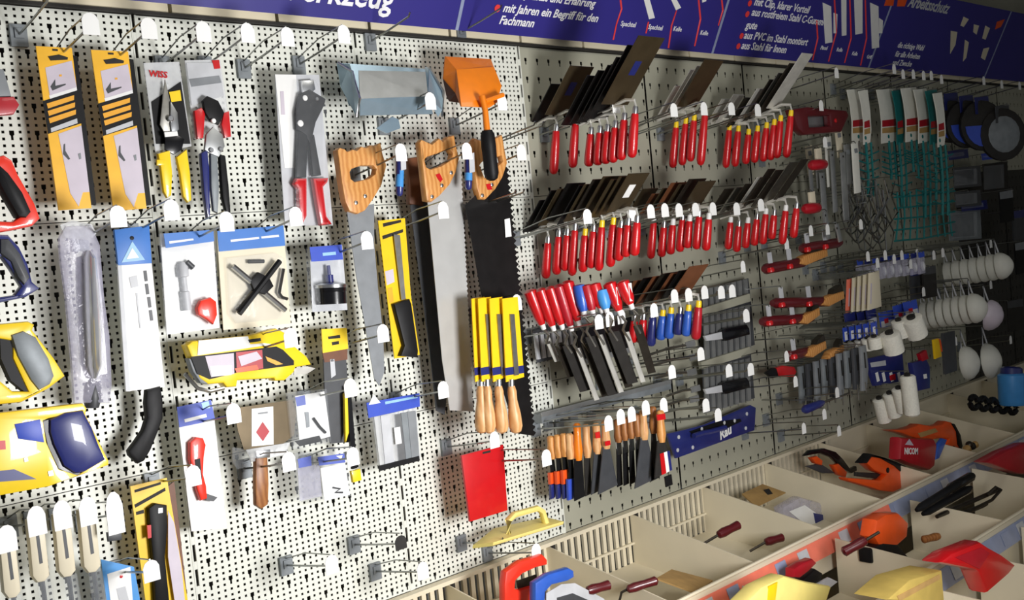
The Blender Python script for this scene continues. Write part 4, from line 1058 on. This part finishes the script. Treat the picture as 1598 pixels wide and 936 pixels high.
it = Item('small_parts', 'little heap of dark and brass fittings beside the orange gun', 'fittings', .36)
for (x, y, r, m) in [(1195,270,.014,'cardbrown'),(1230,250,.013,'dark'),(1250,240,.012,'cardbrown'),(1210,240,.012,'steel_dark'),(1190,295,.012,'dark')]:
    it.lathe('fitting', (ZL(x,y)[0][0], ZL(x,y)[0][1]-3), (ZL(x,y)[0][0]+3, ZL(x,y)[0][1]+3), [(0,r*.6),(.2,r),(.8,r),(1,r*.6)], m)
it.done()
# second tier contents
for i, (a, b) in enumerate([((1430,796),(1500,752)),((1440,802),(1516,760)),((1462,806),(1558,764)),((1478,812),(1540,786))]):
    it = Item('tongs', ['thick black rubber-handled tool lying first in the front bin','second thick black tool lying in the front bin','long grey looped tongs lying in the front bin','short dark tool lying nearest in the front bin'][i], 'tool', .6, 'dark tools in the front bin')
    it.lathe('shaft', P(*a,.56), P(*b,.60), [(0,.006),(.1,.012 if i < 2 else .007),(.9,.012 if i < 2 else .007),(1,.005)], 'black' if i < 2 else 'steel_dark')
    if i == 2: it.tube('loop', [P(1540,772,.60), P(1554,760,.61), P(1562,764,.62), P(1548,780,.62), P(1500,804,.60)], 'steel_dark', .005)
    if i == 0: it.lathe('grip', P(1480,764,.585), P(1518,742,.60), [(0,.010),(.1,.015),(.9,.015),(1,.01)], 'blackgloss')
    it.done()
it = Item('foil_bag', 'shiny dark red packet at the right edge in the front bin', 'packet', .58)
it.slab('packet', [(1538,722),(1570,704),(1600,692),(1625,690),(1625,742),(1590,740)], 'crimson', .05, 0, .012)
it.done()
ZM = zs(1240,780,4.464)
it = Item('plastic_tool', 'orange-red plastic tool standing in the front bin behind the strip', 'tool', .56)
it.slab('body', ZM(560,260,580,140,640,100,730,90,800,160,790,260,700,340,600,330), 'orangered', .05, 0, .01)
it.slab('black_part', ZM(530,340,620,300,720,310,800,400,690,490,540,440), 'black', .04, .002, .006); it.done()
lying_handle('dark red handled tool in the front bin at the left', P(1315,862,.56), P(1352,842,.60), .014, 'maroon', [P(1372,830,.62)])
lying_handle('brown wooden knob handle in the middle of the front bin', P(1440,842,.58), P(1466,836,.60), .012, 'wood_dark')
it = Item('plastic_scoop', 'bright red plastic scoop lying in the front bin at the right', 'scoop', .92)
it.slab('tray', ZM(1010,440,1100,370,1300,290,1360,330,1450,380,1550,455,1500,520,1350,650,1290,510,1270,490), 'red', .05, 0, .01)
it.slab('tray>inner_fold', ZM(1120,400,1300,330,1360,370,1290,480), 'crimson', .002, .0015); it.done()
it = Item('multi_tool', 'red and black handled tool in the bin beside the yellow sheet', 'tool', .5)
it.slab('handle', ZM(0,480,60,440,130,410,160,440,100,500,40,545,0,540), 'crimson', .03, 0, .006)
it.slab('black_grip', ZM(60,560,150,480,200,510,190,560,110,600), 'black', .03, .002, .006)
it.slab('white_label', ZM(130,600,240,540,300,570,210,640), 'lightgrey', .006, .004); it.done()
it = Item('yellow_gloves', 'pale yellow glove pack lying in the bottom bin', 'gloves', .62)
it.slab('pack', [(1160,945),(1190,915),(1225,898),(1262,908),(1300,915),(1290,945)], 'yellowcream', .05, 0, .012)
it.slab('pack>fold', [(1200,915),(1214,908),(1210,940),(1198,943)], 'yellow', .004, .002, .001); it.done()
it = Item('yellow_box', 'dull yellow carton lying in the lowest tray', 'carton', .90)
it.slab('box', [(1385,936),(1420,905),(1470,890),(1474,940)], 'straw', .08, 0, .003)
it.slab('box>tape', [(1400,930),(1466,896),(1468,903),(1404,938)], 'cardbrown', .001, .001); it.done()
# --- far end things standing on the trays
it = Item('blue_canister', 'blue canister standing on the shelf at the right edge', 'canister', .36)
it.lathe('can', (1580,632), (1578,580), [(0,.046),(.05,.05),(.9,.05),(.97,.04),(1,.02)], 'skyblue', n=16)
it.lathe('can>cap', (1578,586), (1578,572), [(0,.042),(.8,.04),(1,.03)], 'navy', n=16); it.done()
for i in range(5):
    it = Item('rubber_ring', '%s black rubber ring in the row on the far tray' % ORD[i], 'ring', .30, 'black rubber rings on the far tray')
    c = P(1522+i*15, 628+i*2, .33)
    it.add('ring', g_tube([c+Vector((.022*math.cos(t*math.pi/6), .01*math.sin(t*.3), .022*math.sin(t*math.pi/6))) for t in range(13)], .011, 7), 'black', True); it.done()
# ================================================================= right end of the board
AUTOPEG[0] = True
# red bars and wood-backed brushes in staggered rows
rowsR = [(1250,388,1312,378),(1192,420,1258,408),(1205,473,1300,470),(1188,502,1268,496),(1228,556,1262,548)]
for i, (x0, y0, x1, y1) in enumerate(rowsR):
    it = Item('scraper_set', '%s dark red bar-shaped tool from the top, right of the trowels' % ORD[i], 'scraper', .16, 'dark red bar tools')
    it.lathe('bar', (x0,y0), (x1,y1), [(0,.010),(.05,.017),(.9,.017),(1,.010)], 'maroon')
    for u in ((.15,.6) if i < 4 else (.3,)):
        x, y = x0+(x1-x0)*u, y0+(y1-y0)*u
        it.lathe('red_knob', (x,y-1), (x+1,y+7), [(0,.009),(.3,.012),(.8,.012),(1,.007)], 'red', .018)
        it.slab('hang_strap', [(x-4,y-24),(x+2,y-25),(x+5,y-2),(x-1,y-1)], 'lightgrey', .003, .006)
    it.done()
for i, (x0, y0, x1, y1) in enumerate([(1248,412,1292,396),(1284,476,1318,462),(1250,504,1280,488),(1258,556,1290,540),(1292,560,1318,546)]):
    it = Item('wire_brush', '%s wooden-backed wire brush from the top, beside the red bars' % ORD[i], 'brush', .17, 'wooden wire brushes')
    it.slab('block', [(x0,y0),(x0+6,y0-12),(x0+14,y0-16),(x1,y1-8),(x1+1,y1+4),(x0+12,y0+2)], 'wood', .03, .01, .006)
    it.slab('bristles', [(x0+16,y0-16),(x1-2,y1-8),(x1-4,y1-18),(x0+18,y0-25)], 'steel_dark', .022, .004)
    it.done()
it = Item('snap_knife', 'red-handled knife with a black nose hanging alone on the grey panel', 'knife', .10)
it.slab('body', [(1212,574),(1222,570),(1240,572),(1244,580),(1240,588),(1216,588)], 'red', .018, .004, .005)
it.slab('nose', [(1196,582),(1206,574),(1214,574),(1216,588),(1206,590)], 'black', .014, .002, .004); it.done()
it = Item('frame_float', 'dark red square-handled trowel with grey window at the end of the top row', 'float', .22)
it.slab('frame', [(1236,170),(1262,166),(1322,172),(1326,180),(1314,206),(1256,210),(1246,200)], 'maroon', .03, 0, .008, holes=[[(1262,182),(1296,180),(1298,196),(1264,198)]])
it.slab('grey_plate', [(1258,180),(1300,178),(1302,198),(1260,200)], 'galv_tile', .004, -.034)
it.disk('red_stud', (1305,188), .007, 'red', .004, .003); it.done()
for i, (x, y) in enumerate([(1276,258),(1266,326)]):
    it = Item('red_knob_tool', '%s round red knob tool on the grey rods' % ['upper','lower'][i], 'knob', .20)
    it.lathe('knob', (x-12,y), (x+12,y-2), [(0,.008),(.1,.016),(.5,.018),(.9,.016),(1,.008)], 'crimson')
    it.slab('stem', [(x-2,y-26),(x+6,y-28),(x+8,y-6),(x,y-4)], 'cream', .01, -.004, .002); it.done()
# pale stirrers and rods hanging vertically around x 1270-1330
for i, (x, y0, y1, w) in enumerate([(1262,252,330,5),(1280,270,350,7),(1296,236,330,6),(1312,238,345,8),(1286,330,372,5),(1304,350,376,5)]):
    it = Item('mixing_stick', '%s pale grey flat rod hanging between trowels and teal strainers' % ORD[i], 'rod', .12+.02*i, 'pale grey rods')
    it.slab('rod', [(x,y0),(x+w,y0-2),(x+w+6,y1),(x+6,y1+2)], 'galv_tile', .005, 0, .001)
    it.disk('eyelet', (x+w/2,y0+6), .004, 'dark', .001, .0008); it.done()
# white cards with red print holding teal handled wire beaters
cards = [(1322,140,28,.14),(1340,142,14,.18),(1368,140,30,.14),(1392,142,14,.17),(1406,138,24,.20),(1426,140,20,.23),(1444,142,18,.26),(1456,146,14,.29)]
for i, (x, y, w, d) in enumerate(cards):
    it = Item('whisk_card', '%s teal wire strainer on a curved white card with red print, from the left' % ORD[i], 'strainer', d, 'teal wire strainers on white cards')
    pts = [(x,y),(x+w,y-2),(x+w+4,y+30),(x+w+6,y+60),(x+w+4,y+80),(x+8,y+84),(x+8,y+50),(x+5,y+24)]
    it.slab('card', pts, 'maskwhite' if i not in (3,6) else 'teal', .003)
    it.slab('card>red_print', [(x+9,y+48),(x+w+3,y+45),(x+w+4,y+56),(x+9,y+58)], 'crimson', .0004, .0006)
    it.slab('card>amber_print', [(x+9,y+60),(x+w+4,y+57),(x+w+4,y+66),(x+9,y+68)], 'cardbrown', .0004, .0006)
    it.disk('card>hole', (x+w/2+4,y+73), .007, 'teal', .0006, .0008)
    m = 'teal' if i > 0 else 'steel_dull'
    ln = [150,165,140,180,120,200,170,190][i]
    it.tube('rod', [(x+w/2+4,y+80),(x+w/2+8,y+130),(x+w/2+8,y+ln)], m, .005)
    it.tube('rod', [(x+w/2+12,y+80),(x+w/2+16,y+140),(x+w/2+16,y+ln)], m, .004)
    for q in range(5):
        yy = y+96+q*(ln-100)/5
        it.tube('hoop', [(x+w/2-6,yy),(x+w/2+8,yy+5),(x+w/2+24,yy-2)], m, .0028)
    it.done()
it = Item('wire_basket', 'teal wire basket hanging under the strainers', 'basket', .22)
for q in range(9): it.tube('rib', [(1400+q*10,300-q),(1402+q*10,340),(1398+q*11,376-q)], 'teal', .0035)
for q in range(5): it.tube('hoop', [(1396,308+q*17),(1440,304+q*17),(1490,298+q*16)], 'teal', .0035)
it.done()
for i in range(6):
    it = Item('wire_whisk', '%s grey wire whisk in the tangle left of the teal basket' % ORD[i], 'whisk', .12+.02*i, 'grey wire whisks')
    x, y = 1322+i*11, 268+(i % 3)*14
    it.tube('stem', [(x,y),(x+4,y+40)], 'wire', .005)
    for s in (-1,0,1): it.tube('loop', [(x+4,y+38),(x+4+s*14,y+66),(x+6+s*8,y+92),(x+6,y+98)], 'wire', .0028)
    it.done()
# blue castor-like sanding discs
for i, (x, y, r) in enumerate([(1484,190,.085),(1508,194,.095),(1532,196,.10),(1564,210,.105)]):
    it = Item('sanding_disc', '%s dark round disc with blue centre near the banner end' % ['leftmost','second','third','rightmost'][i], 'disc', .14+.05*i, 'round dark discs')
    c = P(x, y, it.d); ax = Vector((-.5,-.86,0)).normalized(); uu = Vector((.86,-.5,0)).normalized()
    it.add('tyre', g_lathe(c-ax*.012, c+ax*.012, [(0,r*.86),(.2,r),(.8,r),(1,r*.86)], 20), 'dark', True)
    if i < 3: it.add('blue_centre', g_slab([c+ax*.014+uu*(r*.85*math.cos(t))+Vector((0,0,r*.85*math.sin(t))) for t in [math.pi*(1+q/10) for q in range(11)]], .004, 0, (), ax), 'royal')
    else: it.add('grey_centre', g_lathe(c+ax*.0125, c+ax*.015, [(0,r*.7),(1,r*.66)], 18), 'plate_grey', True)
    it.add('hanger', g_slab([P(x-10,y-44,it.d), P(x+10,y-46,it.d), P(x+14,y-20,it.d), P(x-8,y-18,it.d)], .004), 'navy' if i < 3 else 'charcoal')
    it.done()
for i, (x0, y0, x1, y1, m) in enumerate([(1480,236,1510,246,'navy'),(1532,240,1562,246,'royal'),(1488,262,1530,290,'charcoal'),(1534,256,1572,296,'dark'),(1500,316,1540,326,'navy'),(1490,300,1530,320,'charcoal'),(1480,330,1530,372,'plate_grey')]):
    it = Item('blister_pack', '%s grey blister pack below the round discs' % ORD[i], 'blister pack', .12+.02*(i % 3), 'dim blister packs at the right')
    it.slab('card', [(x0,y0),(x1,y0-4),(x1+2,y1),(x0+2,y1+4)], m, .003)
    it.slab('blister', [(x0+5,y0+3),(x1-5,y0),(x1-4,y1-3),(x0+6,y1)], 'film', .014, .014, .004); it.done()
# cream stack of sanding sheets
for i in range(5):
    it = Item('paper_sheet', '%s cream paper sheet in the hanging stack above the blue cartons' % ORD[i], 'sheet', .14+.022*i, 'cream hanging sheets')
    x = 1322+i*8.5
    it.slab('sheet', [(x+2,436-i*2.5),(x+16,432-i*2.5),(x+20,482-i),(x,488-i)], 'cream' if i else 'salmon', .008, 0, .001)
    it.slab('sheet>edge_mark', [(x+3,450-i*2),(x+5,450-i*2),(x+4,478-i),(x+2,478-i)], 'lilac', .0005, .0006); it.done()
# white dust masks in two rows, then two big ones
def cup(name, label, cat, px, py, d, r, m, group, tilt=.1, band=True):
    it = Item(name, label, cat, d, group)
    c = P(px, py, d); ax = Vector((.1,-1,tilt)).normalized()
    it.add('shell', g_lathe(c+ax*-.01, c+ax*.045, [(0,r),(.15,r*1.02),(.45,r*.92),(.75,r*.66),(.93,r*.34),(1,r*.08)], 16), m, True)
    if band: it.add('strap', g_tube([c+Vector((-r*.3,.012,r*.9)), c+Vector((0,.02,r*1.9)), c+Vector((r*.3,.012,r*.9))], .003, 5), 'lightgrey', True)
    it.done()
for i in range(7): cup('dust_mask', '%s white cup mask from the left, upper row at the right' % ORD[i], 'mask', 1482+i*13.4, 428-i*2.2, .08+.042*i, .052, 'maskwhite', 'white cup masks upper row')
for i in range(7): cup('dust_mask', '%s white cup mask from the left, lower row at the right' % ORD[i], 'mask', 1446+i*12.6, 492-i*1.9, .06+.042*i, .056, 'maskwhite', 'white cup masks lower row')
cup('dust_mask', 'pinkish white mask tipped aside at the end of the lower row', 'mask', 1546, 492, .34, .058, 'lilac', None, -.2)
cup('dust_mask', 'large white mask, left one of the lowest pair', 'mask', 1510, 566, .22, .066, 'maskwhite', None)
cup('dust_mask', 'large white mask with bright nose clip, right one of the lowest pair', 'mask', 1544, 563, .26, .070, 'maskwhite', None)
# blue cartons and white paint rollers
def roller(label, x0, y0, x1, y1, r, d, group, m='roller_white'):
    it = Item('paint_roller', label, 'paint roller', d, group)
    it.lathe('sleeve', (x0,y0), (x1,y1), [(0,r*.8),(.04,r),(.96,r),(1,r*.8)], m)
    it.lathe('core', (x0-1,y0-3), (x0,y0), [(0,r*.4),(1,r*.4)], 'dark'); it.done()
for i in range(5): roller('%s small white roller from the left under the blue cartons' % ORD[i], 1322+i*10.5, 534-i*2, 1325+i*10.5, 552-i*2, .022, .14+.035*i, 'small white rollers')
roller('thick white roller in front of the small ones', 1388, 520, 1396, 550, .034, .32, None)
roller('thick cream roller, left one behind the cup masks', 1402, 500, 1408, 526, .026, .30, None)
roller('thickest cream roller beside the cup masks', 1422, 496, 1432, 524, .036, .34, None)
for i, (x, y) in enumerate([(1372,622),(1388,614),(1402,606)]): roller('%s slanted white roller above the bin tray' % ORD[i], x, y, x+9, y+36, .024, .22+.04*i, 'slanted white rollers')
roller('long white roller hanging upright beside the violet pack', 1416, 586, 1424, 648, .026, .34, None)
cs = [(1318,490,1338,'navy'),(1338,488,1352,'navy'),(1352,485,1366,'navy'),(1372,488,1394,'royal'),(1394,478,1410,'royal'),(1410,472,1430,'royal')]
for i, (x0, y, x1, m) in enumerate(cs):
    it = Item('roller_carton', '%s blue printed header card above the white rollers' % ORD[i], 'header card', .16+.02*i, 'blue header cards')
    it.slab('card', [(x0,y),(x1,y-5),(x1+4,y+18),(x0+4,y+24)], m, .004)
    it.slab('card>white_print', [(x0+3,y+14),(x1+2,y+9),(x1+3,y+18),(x0+4,y+23)], 'lightgrey', .0005, .0008)
    if i >= 3: it.slab('card>red_print', [(x0+8,y+10),(x0+14,y+8),(x0+15,y+15),(x0+9,y+17)], 'red', .0005, .0014)
    it.done()
for i, x in enumerate([1316,1326,1337,1348,1360]):
    it = Item('roller_carton', '%s narrow blue and white header strip in the lower row' % ORD[i], 'header card', .18+.02*i, 'narrow blue header strips')
    it.slab('card', [(x,512-i*2),(x+8,509-i*2),(x+10,530-i*2),(x+2,533-i*2)], 'royal', .004)
    it.slab('card>white_print', [(x+2,518-i*2),(x+6,517-i*2),(x+7,530-i*2),(x+3,531-i*2)], 'white', .0005, .0008); it.done()
it = Item('roller_carton', 'wide violet-blue carton with white figures over the slanted rollers', 'carton', .24)
it.slab('card', [(1352,560),(1408,548),(1412,594),(1366,602)], 'navy', .012)
it.slab('card>grey_strip', [(1358,566),(1382,562),(1383,570),(1360,573)], 'lightgrey', .0006, .0008)
for x in (1366,1376,1388,1400): it.slab('card>white_figure', [(x,582),(x+4,580),(x+7,594),(x+3,596)], 'white', .0006, .0008)
it.slab('card>red_print', [(1388,586),(1397,583),(1398,592),(1390,594)], 'red', .0006, .0014)
it.done()
it = Item('glue_pack', 'violet pack with red cap standing beside the long white roller', 'pack', .30)
it.slab('pack', [(1424,566),(1446,560),(1452,572),(1452,606),(1434,610),(1428,590)], 'navy', .02, 0, .004)
it.slab('red_cap', [(1436,552),(1446,546),(1450,560),(1440,564)], 'crimson', .016, .002, .003)
it.slab('white_print', [(1441,584),(1446,583),(1447,590),(1442,591)], 'white', .0006, .001); it.done()
it = Item('yellow_strip_tool', 'narrow yellow and black tool hanging left of the lowest masks', 'tool', .24)
it.slab('strip', [(1457,530),(1465,528),(1470,556),(1460,560)], 'yellow', .008, 0, .001)
it.slab('orange_edge', [(1463,528),(1468,530),(1471,548),(1467,550)], 'orangered', .006, -.001)
it.slab('black_back', [(1472,520),(1490,516),(1494,578),(1476,584)], 'charcoal', .01, -.004); it.done()
# grey clamps hanging in a row
for i in range(9):
    it = Item('narrow_tool', '%s dark grey narrow tool in the hanging row left of the violet carton' % ORD[i], 'tool', .10+.02*i, 'dark grey hanging tools')
    x, y = 1248+i*12, 572-i*4
    it.slab('body', [(x,y),(x+8,y-2),(x+12,y+34),(x+9,y+58+(i % 3)*6),(x+3,y+58+(i % 3)*6),(x+2,y+34)], ['plate_grey','charcoal','grey'][i % 3], .012, 0, .003)
    it.slab('body>slot', [(x+4,y+10),(x+6,y+10),(x+8,y+34),(x+6,y+34)], 'dark', .0006, .0008)
    it.tube('tail', [(x+6,y+56),(x+8,y+72+(i % 2)*8)], 'steel_dull', .003); it.done()
it = Item('blue_grip_tool', 'glossy dark blue grip lying across grey wire hooks', 'tool', .20)
it.lathe('grip', (1254,640), (1284,628), [(0,.008),(.08,.014),(.8,.013),(1,.008)], 'navy')
it.tube('shaft', [(1284,628),(1300,622),(1330,612)], 'steel_dull', .004); it.done()
# white tag hooks at the right
n = 0
AUTOPEG[0] = False
for (px, py) in [(1280,165),(1286,222),(1304,114),(1394,108),(1408,116),(1424,116),(1440,118),(1452,118),(1468,124),(1534,126),(1562,132),(1590,134)]:
    hook(px, py, ORD[n]+' from the left along the top right of the board', L=.24, tw=.024, th=.034); n += 1
for i, (px, py) in enumerate([(1290,358),(1226,380),(1264,360),(1342,350),(1353,400),(1368,410),(1380,398),(1394,404),(1406,398),(1420,412),(1430,396),(1456,398),(1470,394),(1545,380)]):
    hook(px, py, ORD[i]+' of the middle right hooks counted from the left', L=.24, tw=.022, th=.034)
for i, (px, py) in enumerate([(1158,416),(1164,490+4),(1226,556),(1336,546),(1490,532),(1576,530),(1240,595),(1305,612),(1285,646),(1253,668),(1308,672),(1440,455),(1545,444)]):
    hook(px, py, ORD[i]+' of the lower right hooks counted along the rows', L=.22, tw=.022, th=.034)
AUTOPEG[0] = True
# ================================================================= more small stock at the right
for i in range(9):
    it = Item('blister_pack', '%s small clear pack with a blue header under the whisks' % ORD[i], 'blister pack', .14+.015*i, 'small clear packs under the whisks')
    x, y = 1338+i*12, 412-i*1.5
    it.slab('header', [(x,y-6),(x+8,y-8),(x+9,y),(x+1,y+2)], 'navy' if i % 2 else 'royal', .003)
    it.slab('pack', [(x+1,y+2),(x+9,y),(x+11,y+26),(x+3,y+28)], 'film_lilac', .012, 0, .003)
    it.lathe('part', (x+5,y+8), (x+7,y+22), [(0,.006),(.5,.01),(1,.006)], 'lightgrey', -.006); it.done()
for i in range(8):
    it = Item('wire_loop', '%s pale twisted wire loop in the tangle beside the teal rods' % ORD[i], 'wire', .14+.02*i, 'pale wire loops')
    x, y = 1316+i*9, 300+(i*37 % 50)
    it.tube('loop', [(x,y-30),(x+8,y),(x-4,y+24),(x+10,y+40),(x+22,y+22),(x+12,y-4),(x+18,y-26)], 'wire', .003); it.done()
for i, (x, y) in enumerate([(1258,228),(1272,232),(1288,214),(1304,200),(1318,226),(1330,224)]):
    it = Item('pale_pack', '%s pale narrow pack hanging left of the teal strainers' % ORD[i], 'pack', .10+.02*i, 'pale narrow packs')
    it.slab('pack', [(x,y),(x+9,y-2),(x+14,y+44+(i % 3)*16),(x+5,y+46+(i % 3)*16)], ['cream','galv_tile','maskwhite'][i % 3], .006, 0, .001)
    it.slab('pack>print', [(x+3,y+8),(x+8,y+7),(x+9,y+14),(x+4,y+15)], 'grey', .0005, .0006); it.done()
for i, (x, y, w) in enumerate([(1420,420,24),(1440,418,20),(1560,300,20),(1580,330,22),(1572,470,24),(1584,380,18)]):
    it = Item('dark_pack', '%s dark pack hanging at the dark right end of the board' % ORD[i], 'pack', .14+.03*(i % 3), 'dark packs at the right end')
    it.slab('card', [(x,y),(x+w,y-4),(x+w+3,y+44),(x+3,y+48)], ['charcoal','dark','black'][i % 3], .006)
    it.slab('card>header', [(x,y),(x+w,y-4),(x+w+1,y+8),(x+1,y+11)], ['navy','charcoal','grey'][i % 3], .0006, .0008); it.done()
